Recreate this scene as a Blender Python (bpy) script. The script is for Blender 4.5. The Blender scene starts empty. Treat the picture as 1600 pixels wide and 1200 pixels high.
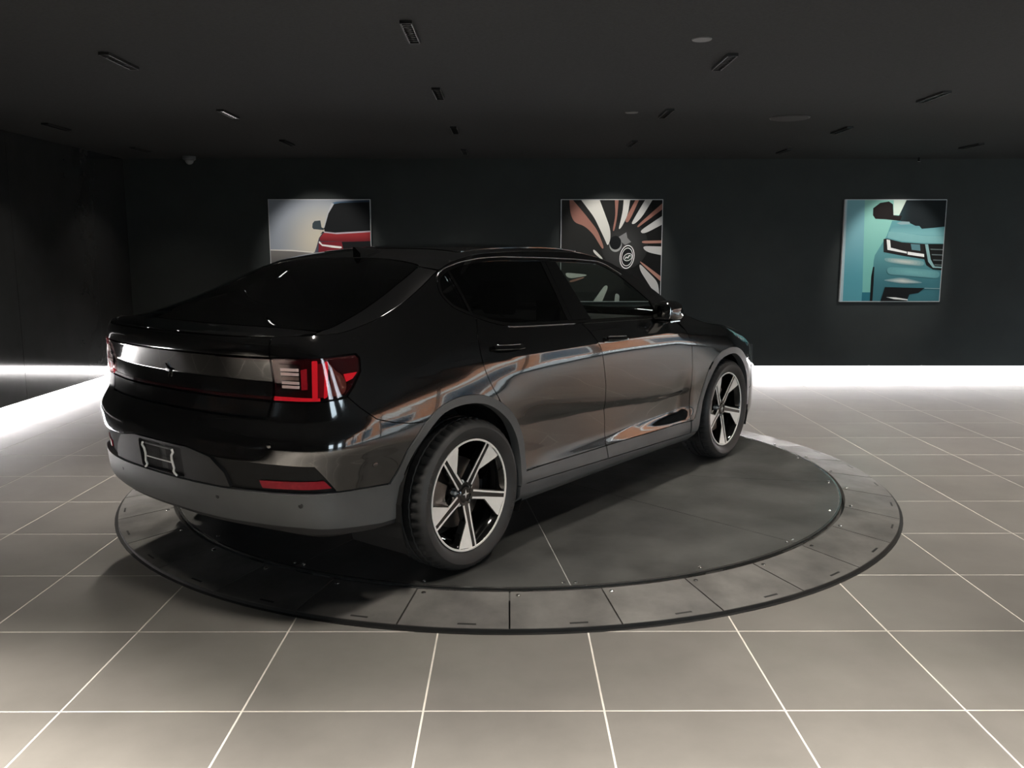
import bpy, bmesh, math, random
import numpy as np
from mathutils import Vector, Matrix
from mathutils.geometry import delaunay_2d_cdt
random.seed(7)
R = math.radians
scene = bpy.context.scene
COL = scene.collection

# ------------------------------------------------------------------ camera
cd = bpy.data.cameras.new('camera'); cam = bpy.data.objects.new('camera', cd); COL.objects.link(cam)
cd.sensor_width = 36.0; cd.lens = 1337.2 / 1600 * 36; cd.clip_start = .05; cd.clip_end = 200
cam.location = (0, 0, 1.504); cam.rotation_euler = (R(90 - 8.8155), 0, R(-.1738))
scene.camera = cam

# ------------------------------------------------------------------ view, world
vs = scene.view_settings
vs.view_transform = 'Standard'; vs.look = 'None'; vs.gamma = 1; vs.exposure = 0.0; vs.use_curve_mapping = False
w = bpy.data.worlds.new('overcast_sky'); scene.world = w; w.use_nodes = True
bg = w.node_tree.nodes['Background']; bg.inputs[0].default_value = (.80, .90, 1.0, 1); bg.inputs[1].default_value = 8.0
SKY_PORTAL = True

# ------------------------------------------------------------------ materials
MATS = {}
def pm(name, col, rough=.5, metal=0., ior=1.5, coat=0., coat_rough=.03, noise=None, bump=None, rvar=None, emit=None, estr=0., objrand=0., trans=0.):
    """principled material; noise=(scale, amount, detail) mottles the colour, bump=(scale, strength, distance), rvar=(scale, amount)"""
    if name in MATS: return MATS[name]
    m = bpy.data.materials.new(name); m.use_nodes = True; nt = m.node_tree; b = nt.nodes['Principled BSDF']
    b.inputs['Base Color'].default_value = (*col, 1); b.inputs['Roughness'].default_value = rough
    b.inputs['Metallic'].default_value = metal; b.inputs['IOR'].default_value = ior
    b.inputs['Coat Weight'].default_value = coat; b.inputs['Coat Roughness'].default_value = coat_rough
    b.inputs['Transmission Weight'].default_value = trans
    if emit: b.inputs['Emission Color'].default_value = (*emit, 1); b.inputs['Emission Strength'].default_value = estr
    tc = nt.nodes.new('ShaderNodeTexCoord')
    geo = nt.nodes.new('ShaderNodeNewGeometry')
    def tex(scale, detail=4, rough_=.6):
        t = nt.nodes.new('ShaderNodeTexNoise'); t.inputs['Scale'].default_value = scale; t.inputs['Detail'].default_value = detail
        t.inputs['Roughness'].default_value = rough_; nt.links.new(geo.outputs['Position'], t.inputs['Vector']); return t
    if noise:
        t = tex(noise[0], noise[2] if len(noise) > 2 else 4)
        mr = nt.nodes.new('ShaderNodeMapRange'); mr.inputs['From Min'].default_value = .3; mr.inputs['From Max'].default_value = .7
        mr.inputs['To Min'].default_value = 1 - noise[1]; mr.inputs['To Max'].default_value = 1 + noise[1]
        nt.links.new(t.outputs['Fac'], mr.inputs['Value'])
        vm = nt.nodes.new('ShaderNodeVectorMath'); vm.operation = 'SCALE'; vm.inputs[0].default_value = col
        out = mr.outputs['Result']
        if objrand:
            oi = nt.nodes.new('ShaderNodeObjectInfo'); m2 = nt.nodes.new('ShaderNodeMapRange')
            m2.inputs['To Min'].default_value = 1 - objrand; m2.inputs['To Max'].default_value = 1 + objrand
            nt.links.new(oi.outputs['Random'], m2.inputs['Value'])
            mu = nt.nodes.new('ShaderNodeMath'); mu.operation = 'MULTIPLY'; nt.links.new(out, mu.inputs[0]); nt.links.new(m2.outputs['Result'], mu.inputs[1]); out = mu.outputs[0]
        nt.links.new(out, vm.inputs['Scale']); nt.links.new(vm.outputs[0], b.inputs['Base Color'])
    if rvar:
        t = tex(rvar[0], 5); mr = nt.nodes.new('ShaderNodeMapRange'); mr.inputs['From Min'].default_value = .3; mr.inputs['From Max'].default_value = .7
        mr.inputs['To Min'].default_value = rough - rvar[1]; mr.inputs['To Max'].default_value = rough + rvar[1]
        nt.links.new(t.outputs['Fac'], mr.inputs['Value']); nt.links.new(mr.outputs['Result'], b.inputs['Roughness'])
    if bump:
        t = tex(bump[0], 3); bn = nt.nodes.new('ShaderNodeBump'); bn.inputs['Strength'].default_value = bump[1]; bn.inputs['Distance'].default_value = bump[2]
        nt.links.new(t.outputs['Fac'], bn.inputs['Height']); nt.links.new(bn.outputs[0], b.inputs['Normal'])
    MATS[name] = m; return m
def glass(name, tint, ior=1.5, rough=.0):
    """thin pane: fresnel gloss over a tinted see-through layer"""
    if name in MATS: return MATS[name]
    m = bpy.data.materials.new(name); m.use_nodes = True; nt = m.node_tree; nt.nodes.clear()
    o = nt.nodes.new('ShaderNodeOutputMaterial'); mx = nt.nodes.new('ShaderNodeMixShader'); fr = nt.nodes.new('ShaderNodeFresnel')
    tr = nt.nodes.new('ShaderNodeBsdfTransparent'); gl = nt.nodes.new('ShaderNodeBsdfGlossy')
    fr.inputs['IOR'].default_value = ior; tr.inputs[0].default_value = (*tint, 1); gl.inputs['Roughness'].default_value = rough; gl.inputs[0].default_value = (1, 1, 1, 1)
    ge = nt.nodes.new('ShaderNodeNewGeometry'); mi_ = nt.nodes.new('ShaderNodeMix'); mi_.inputs[2].default_value = ior; mi_.inputs[3].default_value = 1 / ior   # same gloss from both sides of a thin pane
    nt.links.new(ge.outputs['Backfacing'], mi_.inputs[0]); nt.links.new(mi_.outputs[0], fr.inputs['IOR'])
    nt.links.new(fr.outputs[0], mx.inputs[0]); nt.links.new(tr.outputs[0], mx.inputs[1]); nt.links.new(gl.outputs[0], mx.inputs[2]); nt.links.new(mx.outputs[0], o.inputs[0])
    MATS[name] = m; return m
def emis(name, col, s):
    if name in MATS: return MATS[name]
    m = bpy.data.materials.new(name); m.use_nodes = True; nt = m.node_tree; nt.nodes.clear()
    o = nt.nodes.new('ShaderNodeOutputMaterial'); e = nt.nodes.new('ShaderNodeEmission'); e.inputs[0].default_value = (*col, 1); e.inputs[1].default_value = s
    nt.links.new(e.outputs[0], o.inputs[0]); MATS[name] = m; return m

# ------------------------------------------------------------------ helpers
def tag(o, label=None, cat=None, group=None, kind=None):
    if label: o['label'] = label
    if cat: o['category'] = cat
    if group: o['group'] = group
    if kind: o['kind'] = kind
    return o
def link(o, parent=None):
    COL.objects.link(o)
    if parent is not None: o.parent = parent
    return o
def empty(name, loc=(0, 0, 0), rz=0, parent=None):
    o = bpy.data.objects.new(name, None); o.empty_display_size = .1; o.location = loc; o.rotation_euler = (0, 0, rz); return link(o, parent)
def mesh(name, V, F, mats, parent=None, smooth=False, loc=(0, 0, 0), mi=None):
    me = bpy.data.meshes.new(name); me.from_pydata([tuple(v) for v in V], [], [tuple(f) for f in F])
    for m in (mats if isinstance(mats, (list, tuple)) else [mats]): me.materials.append(m)
    if mi: me.polygons.foreach_set('material_index', mi)
    if smooth: me.polygons.foreach_set('use_smooth', [True] * len(me.polygons))
    me.update(); o = bpy.data.objects.new(name, me); o.location = loc; return link(o, parent)
class MB:
    """collects simple solids into one mesh"""
    def __init__(s): s.V = []; s.F = []
    def add(s, V, F): n = len(s.V); s.V += [tuple(v) for v in V]; s.F += [tuple(i + n for i in f) for f in F]; return s
    def box(s, x0, x1, y0, y1, z0, z1):
        return s.add([(x0,y0,z0),(x1,y0,z0),(x1,y1,z0),(x0,y1,z0),(x0,y0,z1),(x1,y0,z1),(x1,y1,z1),(x0,y1,z1)],
                     [(3,2,1,0),(4,5,6,7),(0,1,5,4),(1,2,6,5),(2,3,7,6),(3,0,4,7)])
    def bbox(s, x0, x1, y0, y1, z0, z1, b):
        """box with a chamfered top edge"""
        return s.add([(x0,y0,z0),(x1,y0,z0),(x1,y1,z0),(x0,y1,z0),(x0,y0,z1-b),(x1,y0,z1-b),(x1,y1,z1-b),(x0,y1,z1-b),(x0+b,y0+b,z1),(x1-b,y0+b,z1),(x1-b,y1-b,z1),(x0+b,y1-b,z1)],
                     [(3,2,1,0),(8,9,10,11)] + [(i,(i+1)%4,4+(i+1)%4,4+i) for i in range(4)] + [(4+i,4+(i+1)%4,8+(i+1)%4,8+i) for i in range(4)])
    def lathe(s, prof, n=32, axis='z', c=(0, 0, 0), caps=True, closed=False):
        """prof: list of (r, h)"""
        V = []; F = []; m = len(prof)
        for i in range(n):
            t = 2 * math.pi * i / n
            for r, h in prof:
                a, b = r * math.cos(t), r * math.sin(t)
                V.append({'z': (c[0]+a, c[1]+b, c[2]+h), 'y': (c[0]+a, c[1]+h, c[2]+b), 'x': (c[0]+h, c[1]+a, c[2]+b)}[axis])
        for i in range(n):
            j = (i + 1) % n
            for k in range(m if closed else m - 1): k2 = (k + 1) % m; F.append((i*m+k, j*m+k, j*m+k2, i*m+k2))
        if caps and not closed:
            F.append(tuple(i*m for i in range(n))[::-1]); F.append(tuple(i*m+m-1 for i in range(n)))
        return s.add(V, F)
    def prism(s, poly, h0, h1, fn=lambda u, v, h: (u, v, h)):
        n = len(poly); V = [fn(u, v, h0) for u, v in poly] + [fn(u, v, h1) for u, v in poly]
        return s.add(V, [tuple(range(n))[::-1], tuple(range(n, 2*n))] + [(i, (i+1) % n, n+(i+1) % n, n+i) for i in range(n)])
    def tube(s, pts, r, n=8, caps=True):
        P = [Vector(p) for p in pts]; V = []; F = []
        for i, p in enumerate(P):
            t = (P[min(i+1, len(P)-1)] - P[max(i-1, 0)]).normalized(); u = t.orthogonal().normalized() if i == 0 else (u - t * u.dot(t)).normalized(); v = t.cross(u)
            rr = r[i] if isinstance(r, (list, tuple)) else r
            V += [tuple(p + u * rr * math.cos(2*math.pi*k/n) + v * rr * math.sin(2*math.pi*k/n)) for k in range(n)]
        for i in range(len(P)-1):
            for k in range(n): F.append((i*n+k, i*n+(k+1) % n, (i+1)*n+(k+1) % n, (i+1)*n+k))
        if caps: F.append(tuple(range(n))[::-1]); F.append(tuple(range((len(P)-1)*n, len(P)*n)))
        return s.add(V, F)
    def build(s, name, mat, parent=None, smooth=False, loc=(0, 0, 0), angle=None):
        o = mesh(name, s.V, s.F, mat, parent, smooth or angle is not None, loc)
        bm = bmesh.new(); bm.from_mesh(o.data); bmesh.ops.recalc_face_normals(bm, faces=bm.faces)
        if angle is not None:
            for e in bm.edges:
                if len(e.link_faces) == 2 and e.calc_face_angle(0) > R(angle): e.smooth = False
        bm.to_mesh(o.data); bm.free(); return o
def clone(o, parent=None, loc=None):
    c = o.copy(); COL.objects.link(c); c.parent = parent if parent else o.parent
    if loc is not None: c.location = loc
    return c
def clone_tree(o, parent=None):
    c = o.copy(); COL.objects.link(c); c.parent = parent
    for ch in list(o.children): clone_tree(ch, c)
    return c

# ------------------------------------------------------------------ the room
XL, XR, YF, YB, HC = -4.65, 9.0, -4.0, 10.6, 2.605
ZW = .085                                   # walls stop this far above the floor, LED light below them
M_tile = pm('floor_tile', (.185, .176, .163), .33, ior=1.5, noise=(2.2, .13, 6), objrand=.06, bump=(160, .05, .002))
M_grout = pm('pale_grout', (.64, .61, .56), .8, noise=(9, .12))
M_wall = pm('charcoal_wall_paint', (.035, .0395, .0388), .6, ior=1.22, noise=(3, .08), bump=(220, .08, .002))
M_lwall = pm('black_gloss_wall_panel', (.030, .031, .031), .07, ior=1.34, noise=(3, .1))
M_ceil = pm('dark_ceiling_paint', (.041, .0425, .0435), .85, ior=1.25, noise=(60, .12, 6), bump=(150, .3, .003))
M_black = pm('black_metal', (.012, .012, .012), .45, noise=(20, .1))
M_led = emis('led_white', (1.0, .96, .95), 60)
M_frame = pm('dark_aluminium', (.05, .05, .052), .4, metal=.7, noise=(15, .1))

# floor: grout bed with tiles set on it
floor = MB().box(XL - .35, XR, YF, YB + .30, -.06, -.0007).build('floor', M_grout); tag(floor, 'grey stone tile floor with pale grout lines', 'floor', kind='structure')
from bpy_extras.object_utils import world_to_camera_view
bpy.context.view_layer.update()
TS, TX0, TY0, GJ = .6, -1.486, 2.634, .0033
tile_me = MB().bbox(-TS/2 + GJ, TS/2 - GJ, -TS/2 + GJ, TS/2 - GJ, -.0007, 0, .0006)
TTC = (0.0, 5.63)
tile_proto = None; rest = MB(); ntile = 0
for i in range(-8, 19):
    for j in range(-12, 15):
        cx, cy = TX0 + (i + .5) * TS, TY0 + (j + .5) * TS
        x0, x1, y0, y1 = max(cx - TS/2 + GJ, XL - .3), min(cx + TS/2 - GJ, XR - .01), max(cy - TS/2 + GJ, YF + .01), min(cy + TS/2 - GJ, YB + .25)
        if x1 - x0 < .05 or y1 - y0 < .05: continue
        full = abs(x1 - x0 - TS + 2*GJ) < 1e-6 and abs(y1 - y0 - TS + 2*GJ) < 1e-6
        far = max(math.hypot(x - TTC[0], y - TTC[1]) for x in (x0, x1) for y in (y0, y1))
        if far < 2.35: continue
        vis = False
        for u in (0, .25, .5, .75, 1):
            for v in (0, .25, .5, .75, 1):
                c = world_to_camera_view(scene, cam, Vector((x0 + (x1-x0)*u, y0 + (y1-y0)*v, 0)))
                if c.z > 0 and -.01 < c.x < 1.01 and -.01 < c.y < 1.01: vis = True
        if vis and cy < 10.4:
            if full:
                if tile_proto is None:
                    tile_proto = tile_me.build('floor_tile', M_tile, floor, loc=(cx, cy, 0)); tile_proto.parent = floor
                else:
                    c = tile_proto.copy(); COL.objects.link(c); c.location = (cx, cy, 0)
            else:
                MB().bbox(x0 - cx, x1 - cx, y0 - cy, y1 - cy, -.0007, 0, .0006).build('floor_tile', M_tile, floor, loc=(cx, cy, 0))
            ntile += 1
        else:
            rest.bbox(x0, x1, y0, y1, -.0007, 0, .0006)
o = rest.build('tile_field', M_tile, floor); tag(o, kind='stuff')

def slab(name, mat, x0, x1, y0, y1, z0, z1, label=None, parent=None):
    o = MB().box(x0, x1, y0, y1, z0, z1).build(name, mat, parent)
    if parent is None: tag(o, label, 'wall' if 'wall' in name else name.split('_')[0], kind='structure')
    return o
slab('ceiling', M_ceil, XL - .35, XR + .3, YF - .2, YB + .35, HC, HC + .1, 'dark grey ceiling over the showroom')
slab('wall_back', M_wall, XL - .35, XR + .3, YB, YB + .12, ZW, HC, 'charcoal back wall behind the three pictures')
slab('wall_back_plinth', M_black, XL - .35, XR + .3, YB + .30, YB + .35, -.06, HC, 'dark plinth set back under the charcoal wall')
wl = slab('wall_left', M_black, XL - .12, XL - .012, YF, YB + .3, ZW, HC, 'black gloss panelled side wall')
y = YB
for k, y1 in enumerate([9.75, 8.15, 6.55, 4.95, 3.35, 1.75, .15, -1.45, -3.05, -4.0]):
    MB().box(XL - .012, XL, y1 + .002, y - .002, ZW, HC - .002).build('wall_panel', M_lwall, wl); y = y1
slab('wall_left_plinth', M_black, XL - .40, XL - .30, YF, YB + .3, -.06, HC, 'dark plinth set back under the gloss wall')
wf = MB().box(XL - .35, XR + .3, YF - .2, YF, -.06, .12).box(XL - .35, XR + .3, YF - .2, YF, 2.3, HC).box(XL - .35, 2.75, YF - .2, YF, .12, 2.3).box(4.6, 6.45, YF - .2, YF, .12, 2.3).box(8.3, XR + .3, YF - .2, YF, .12, 2.3)
tag(wf.build('wall_front', M_wall), 'charcoal wall behind the viewer with shop windows', 'wall', kind='structure')
# LED coves under the back and left walls
o = MB().box(XL - .25, XR, YB + .10, YB + .12, .004, ZW - .004).build('cove_light', M_led)
tag(o, 'white LED strip light glowing along the floor under the charcoal back wall', 'strip light')
o = MB().box(XL - .12, XL - .10, 4.25, YB, .004, ZW - .004).build('cove_light', M_led)
tag(o, 'white LED strip light glowing along the floor under the black gloss wall', 'strip light')

# street side: shop windows on the right, pavement and a brick building beyond
wr = MB().box(XR, XR + .2, YF, YB + .3, -.06, .12).box(XR, XR + .2, YF, YB + .3, 2.3, HC)
ybay = [-3.6 + 1.85 * k for k in range(8)]
for yv in [YF] + []: wr.box(XR, XR + .2, YF, ybay[0], .12, 2.3)
wr.box(XR, XR + .2, ybay[-1], YB + .3, .12, 2.3)
tag(wr.build('wall_right', M_wall), 'street wall of the showroom with shop windows', 'wall', kind='structure')
M_pane = glass('clear_window_glass', (.92, .95, .95), 1.45)
for k in range(7):
    a, b = ybay[k], ybay[k+1]
    f = MB()
    for (c0, c1, d0, d1) in ((a, b, .12, .18), (a, b, 2.24, 2.3), (a, a + .06, .18, 2.24), (b - .06, b, .18, 2.24)): f.box(XR + .05, XR + .13, c0, c1, d0, d1)
    o = tag(f.build('window_%d' % (k + 1), M_frame), 'dark framed shop window onto the street', 'window', kind='structure')
    MB().box(XR + .085, XR + .093, a + .06, b - .06, .18, 2.24).build('pane', M_pane, o)
for k in (1, 3):
    a, b = .9 + 1.85*k, .9 + 1.85*(k+1); f = MB()
    for (c0, c1, d0, d1) in ((a, b, .12, .18), (a, b, 2.24, 2.3), (a, a + .06, .18, 2.24), (b - .06, b, .18, 2.24)): f.box(c0, c1, YF - .13, YF - .05, d0, d1)
    o = tag(f.build('window_%d' % (8 + k // 2), M_frame), 'dark framed shop window behind the viewer', 'window', kind='structure')
    MB().box(a + .06, b - .06, YF - .093, YF - .085, .18, 2.24).build('pane', M_pane, o)
if SKY_PORTAL:
    ld = bpy.data.lights.new('sky_portal', 'AREA'); ld.shape = 'RECTANGLE'; ld.size = 7.4; ld.size_y = 2.2; ld.cycles.is_portal = True
    lo = bpy.data.objects.new('sky_portal', ld); COL.objects.link(lo); lo.location = (4.6, YF - .22, 1.2); lo.rotation_euler = (R(90), 0, 0)
    ld = bpy.data.lights.new('sky_portal', 'AREA'); ld.shape = 'RECTANGLE'; ld.size = ybay[-1] - ybay[0]; ld.size_y = 2.2; ld.cycles.is_portal = True
    lo = bpy.data.objects.new('sky_portal', ld); COL.objects.link(lo); lo.location = (XR + .22, (ybay[0] + ybay[-1]) / 2, 1.2); lo.rotation_euler = (R(90), 0, R(90))
M_pave = pm('pavement_concrete', (.33, .32, .30), .8, noise=(1.5, .15)); M_brick = pm('orange_brick', (.42, .17, .085), .85, noise=(4, .25))
M_stone = pm('pale_stone', (.62, .58, .52), .8, noise=(3, .1)); M_dglass = pm('dark_street_glass', (.03, .04, .05), .05, noise=(1, .1))
o = MB().box(XR + .2, 40, -30, 40, -.2, -.02).box(-30, XR + .2, -30, YF - .2, -.2, -.02).build('pavement', M_pave); tag(o, 'concrete street outside the shop windows', 'street', kind='structure')
bld = empty('brick_building', (24, 6, 0)); tag(bld, 'orange brick building across the street from the shop windows', 'building', kind='structure')
MB().box(0, 8, -22, 22, 0, 8).build('facade', M_brick, bld)
MB().box(-.25, 0, -22, 22, 3.3, 3.7).build('cornice', M_stone, bld)
for k in range(9):
    yy = -20 + 5 * k
    win = MB().box(-.06, 0, yy - 1.5, yy + 1.5, .4, 2.9).build('window', M_stone, bld); MB().box(-.08, -.05, yy - 1.35, yy + 1.35, .55, 2.75).build('pane', M_dglass, win)
    win = MB().box(-.06, 0, yy - .9, yy + .9, 4.4, 6.6).build('window', M_stone, bld); MB().box(-.08, -.05, yy - .78, yy + .78, 4.5, 6.5).build('pane', M_dglass, win)

# ------------------------------------------------------------------ recessed linear lights in the ceiling
WARM = (1.0, .925, .83)
M_lens = emis('led_lens', (1.0, .95, .88), .05); M_cell = pm('black_reflector', (.01, .01, .01), .3, noise=(30, .1))
def luminaire(X, Y, label, power=14, spread=115, aim=None, rot=0., lens=None):
    t = empty('linear_downlight', (X, Y, HC), rot); tag(t, label, 'ceiling light', 'linear downlights in the ceiling')
    h = MB()
    for (x0, x1, y0, y1) in ((-.030, -.024, -.2, .2), (.024, .030, -.2, .2), (-.024, .024, -.2, -.194), (-.024, .024, .194, .2)): h.box(x0, x1, y0, y1, -.016, 0)
    h.build('housing', M_black, t)
    c = MB().box(-.024, .024, -.194, .194, -.006, -.001)
    for k in range(1, 10): c.box(-.024, .024, -.194 + .0388*k - .002, -.194 + .0388*k + .002, -.014, -.006)
    c.build('reflector', M_cell, t)
    l = MB()
    for k in range(10): l.lathe([(.011, -.010), (.011, -.0062)], 10, c=(0, -.194 + .0388*(k+.5), 0))
    l.build('lens_row', lens or M_lens, t)
    if aim is None:
        ld = bpy.data.lights.new('downlight_beam', 'AREA'); ld.shape = 'RECTANGLE'; ld.size = .044; ld.size_y = .36; ld.spread = R(spread); ld.energy = power; ld.color = WARM
        lo = bpy.data.objects.new('downlight_beam', ld); COL.objects.link(lo); lo.parent = t; lo.location = (0, 0, -.018)
    else:
        ld = bpy.data.lights.new('accent_beam', 'SPOT'); ld.energy = power; ld.spot_size = R(spread); ld.spot_blend = .55; ld.shadow_soft_size = .02; ld.color = (1, .96, .9)
        lo = bpy.data.objects.new('accent_beam', ld); COL.objects.link(lo); lo.parent = t; lo.location = (0, 0, -.04)
        d = Vector(aim) - Vector((X, Y, HC - .04)); lo.rotation_euler = (d.to_track_quat('-Z', 'Y')).to_euler()
    return t
PZ = 1.507                                   # picture centre height
PIC = [-2.30, 1.243, 4.684]
ROWS = {-4.03: ('beside the black gloss wall', [(9.64, 3), (7.89, 3), (6.1, 2), (4.3, 1)]),
        -2.27: ('leading to the red car picture', [(9.03, 0), (7.17, 6), (5.22, 17), (3.3, 2), (1.5, 120)]),
        -.50: ('between red car and wheel pictures', [(9.82, 2), (8.09, 6), (6.26, 9), (4.55, 9), (2.8, 12), (1.0, 76)]),
        1.26: ('leading to the wheel picture', [(9.07, 0), (7.13, 12), (5.24, 12), (3.35, 17), (1.5, 50)]),
        3.04: ('between wheel and turquoise car pictures', [(9.74, 2), (8.08, 12), (6.37, 14), (4.6, 14), (2.8, 6)]),
        4.86: ('leading to the turquoise car picture', [(9.27, 0), (7.4, 14), (5.5, 20), (3.6, 20)]),
        6.60: ('nearest the shop windows', [(8.2, 20), (6.3, 26), (4.4, 26)])}
ORD = ['first', 'second', 'third', 'fourth', 'fifth', 'sixth']
for X, (rn, lst) in ROWS.items():
    for k, (Y, pw) in enumerate(lst):
        lab = '%s black downlight from the charcoal wall in the row %s' % (ORD[k], rn)
        if pw: luminaire(X, Y, lab, pw, 72 if Y < 2 else 92, lens=emis('led_lens_bright', (1, .97, .93), 9) if (X, Y) == (-2.27, 7.17) else None)
        else:
            px = min(PIC, key=lambda q: abs(q - X)); luminaire(X, Y, lab, 92, 50, aim=(px, YB, PZ - .08))
M_disc = pm('pale_cover', (.10, .10, .098), .5, noise=(20, .05))
for X, Y, lab in ((1.01, 4.71, 'round sprinkler cover in the ceiling near the shorter row of downlights'), (.98, 7.1, 'small round sprinkler cover in the ceiling over the car bonnet')):
    tag(MB().lathe([(.05, -.006), (.052, -.003), (.052, 0)], 28, c=(0, 0, 0)).build('sprinkler_cover', M_disc, loc=(X, Y, HC), angle=40), lab, 'sprinkler')
sp = empty('ceiling_speaker', (2.34, 7.39, HC)); tag(sp, 'flush round grille in the ceiling between two linear downlights', 'speaker')
MB().lathe([(.16, -.006), (.165, -.002), (.165, 0)], 40).build('rim', M_black, sp, angle=40)
MB().lathe([(.15, -.009), (.152, -.007)], 40).build('grille', pm('grey_grille', (.034, .034, .034), .7, noise=(200, .3)), sp)
tag(MB().lathe([(.012, -.05), (.03, -.046), (.012, -.04), (.012, 0)], 14).build('ceiling_sprinkler', pm('chrome', (.7, .7, .7), .12, metal=1, noise=(10, .02)), loc=(4.87, 10.45, HC), smooth=True), 'small chrome sprinkler head at the top of the charcoal wall', 'sprinkler')
dc = empty('security_camera', (-3.76, 10.35, HC)); tag(dc, 'small dome security camera on the ceiling by the wall corner', 'security camera')
MB().lathe([(.075, -.0), (.075, -.03), (.06, -.045)], 28).build('mount', pm('grey_plastic', (.10, .10, .10), .4, noise=(20, .05)), dc, angle=40)
MB().lathe([(.052, -.045)] + [(.052 * math.cos(a), -.045 - .052 * math.sin(a)) for a in (.3, .6, .9, 1.2, 1.5)], 28).build('dome', pm('smoked_dome', (.25, .25, .25), .06, coat=1, noise=(10, .02)), dc, smooth=True)

# ------------------------------------------------------------------ wall socket
so = empty('wall_socket', (2.985, YB, .285)); tag(so, 'small black wall socket with two painted white reflections low on the charcoal wall', 'socket')
MB().box(-.045, .045, -.008, 0, -.075, .075).build('plate', M_black, so)
for dz in (-.03, .03): MB().lathe([(.018, -.012), (.018, -.008)], 18, axis='y', c=(0, 0, dz)).build('outlet_reflection', pm('white_reflection_paint', (.75, .75, .73), .35, noise=(10, .02)), so)  # white discs stand in for reflections on the black outlets

# ------------------------------------------------------------------ pictures on the back wall (flat prints, built as colour areas on a panel)
PS = 1.236
def picture(name, xc, label, shapes, bgc, grads=()):
    t = empty(name, (xc, YB, PZ)); tag(t, label, 'picture', 'square pictures on the charcoal wall')
    MB().box(-PS/2, PS/2, -.035, 0, -PS/2, PS/2).build('panel', pm('picture_edge', (.60, .62, .62), .5, noise=(5, .02)), t)
    mats, V, F, mi = [], [], [], []
    def put(poly, mat, lvl):
        if mat not in mats: mats.append(mat)
        n = len(V)
        for u, v in poly: V.append(((min(max(u, .006), .994) - .5) * PS, -.0355 - .00025 * lvl, (.5 - min(max(v, .006), .994)) * PS))
        F.append(tuple(range(n, n + len(poly)))); mi.append(mats.index(mat))
    put([(0, 0), (1, 0), (1, 1), (0, 1)], bgc, 0)
    for k, (poly, mat) in enumerate(shapes): put(poly, mat, k + 1)
    mesh('print', V, F, mats, t, mi=mi)
    return t
def ink(name, c, c2=None, axis='z', lo=-.6, hi=.6, rad=None):
    """matt print colour, optionally a printed gradient in the picture's own coordinates"""
    if name in MATS: return MATS[name]
    m = pm(name, c, .75, ior=1.22, noise=(8, .03))
    if c2:
        nt = m.node_tree; b = nt.nodes['Principled BSDF']; tc = nt.nodes['Texture Coordinate']
        cr = nt.nodes.new('ShaderNodeMix'); cr.data_type = 'RGBA'; cr.inputs[6].default_value = (*c, 1); cr.inputs[7].default_value = (*c2, 1)
        mr = nt.nodes.new('ShaderNodeMapRange'); mr.inputs['From Min'].default_value = lo; mr.inputs['From Max'].default_value = hi; mr.interpolation_type = 'SMOOTHSTEP'
        if rad:
            vm = nt.nodes.new('ShaderNodeVectorMath'); vm.operation = 'DISTANCE'; vm.inputs[1].default_value = rad
            nt.links.new(tc.outputs['Object'], vm.inputs[0]); nt.links.new(vm.outputs['Value'], mr.inputs['Value'])
        else:
            sx = nt.nodes.new('ShaderNodeSeparateXYZ'); nt.links.new(tc.outputs['Object'], sx.inputs[0]); nt.links.new(sx.outputs['XYZ'.index(axis.upper())], mr.inputs['Value'])
        nt.links.new(mr.outputs[0], cr.inputs[0]); nt.links.new(cr.outputs[2], b.inputs['Base Color'])
    return m
def feather(poly, c0, c1, nm, steps=6):
    """soft-edged printed patch: nested outlines running from the surrounding colour to the patch colour"""
    cx = sum(p[0] for p in poly)/len(poly); cy = sum(p[1] for p in poly)/len(poly); out = []
    for k in range(steps):
        f = 1 - .82*k/(steps - 1); t = (k + 1)/steps
        out.append(([(cx + (x-cx)*f, cy + (y-cy)*f) for x, y in poly], ink('%s_%d' % (nm, k), tuple(a + (b-a)*t for a, b in zip(c0, c1)))))
    return out
def sm(pts, r=26):
    out = []; n = len(pts)
    for i in range(n):
        p = Vector(pts[i]); a = Vector(pts[i-1]) - p; b = Vector(pts[(i+1) % n]) - p
        if p.x > 1100 or p.y < 152 or p.y > 1085: out.append(tuple(p)); continue
        s_ = p + a.normalized()*min(a.length*.45, r*2.2); e_ = p + b.normalized()*min(b.length*.45, r*2.2)
        out += [tuple((1-t)**2*s_ + 2*t*(1-t)*p + t*t*e_) for t in (0, .25, .5, .75, 1)]
    return out
def pix(pts, ox, oy, sc): return [((x - ox) / sc, (y - oy) / sc) for x, y in pts]
def ell(cx, cy, rx, ry, n=28, rot=0): return [(cx + rx*math.cos(t)*math.cos(rot) - ry*math.sin(t)*math.sin(rot), cy + rx*math.cos(t)*math.sin(rot) + ry*math.sin(t)*math.cos(rot)) for t in [2*math.pi*k/n for k in range(n)]]
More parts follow.
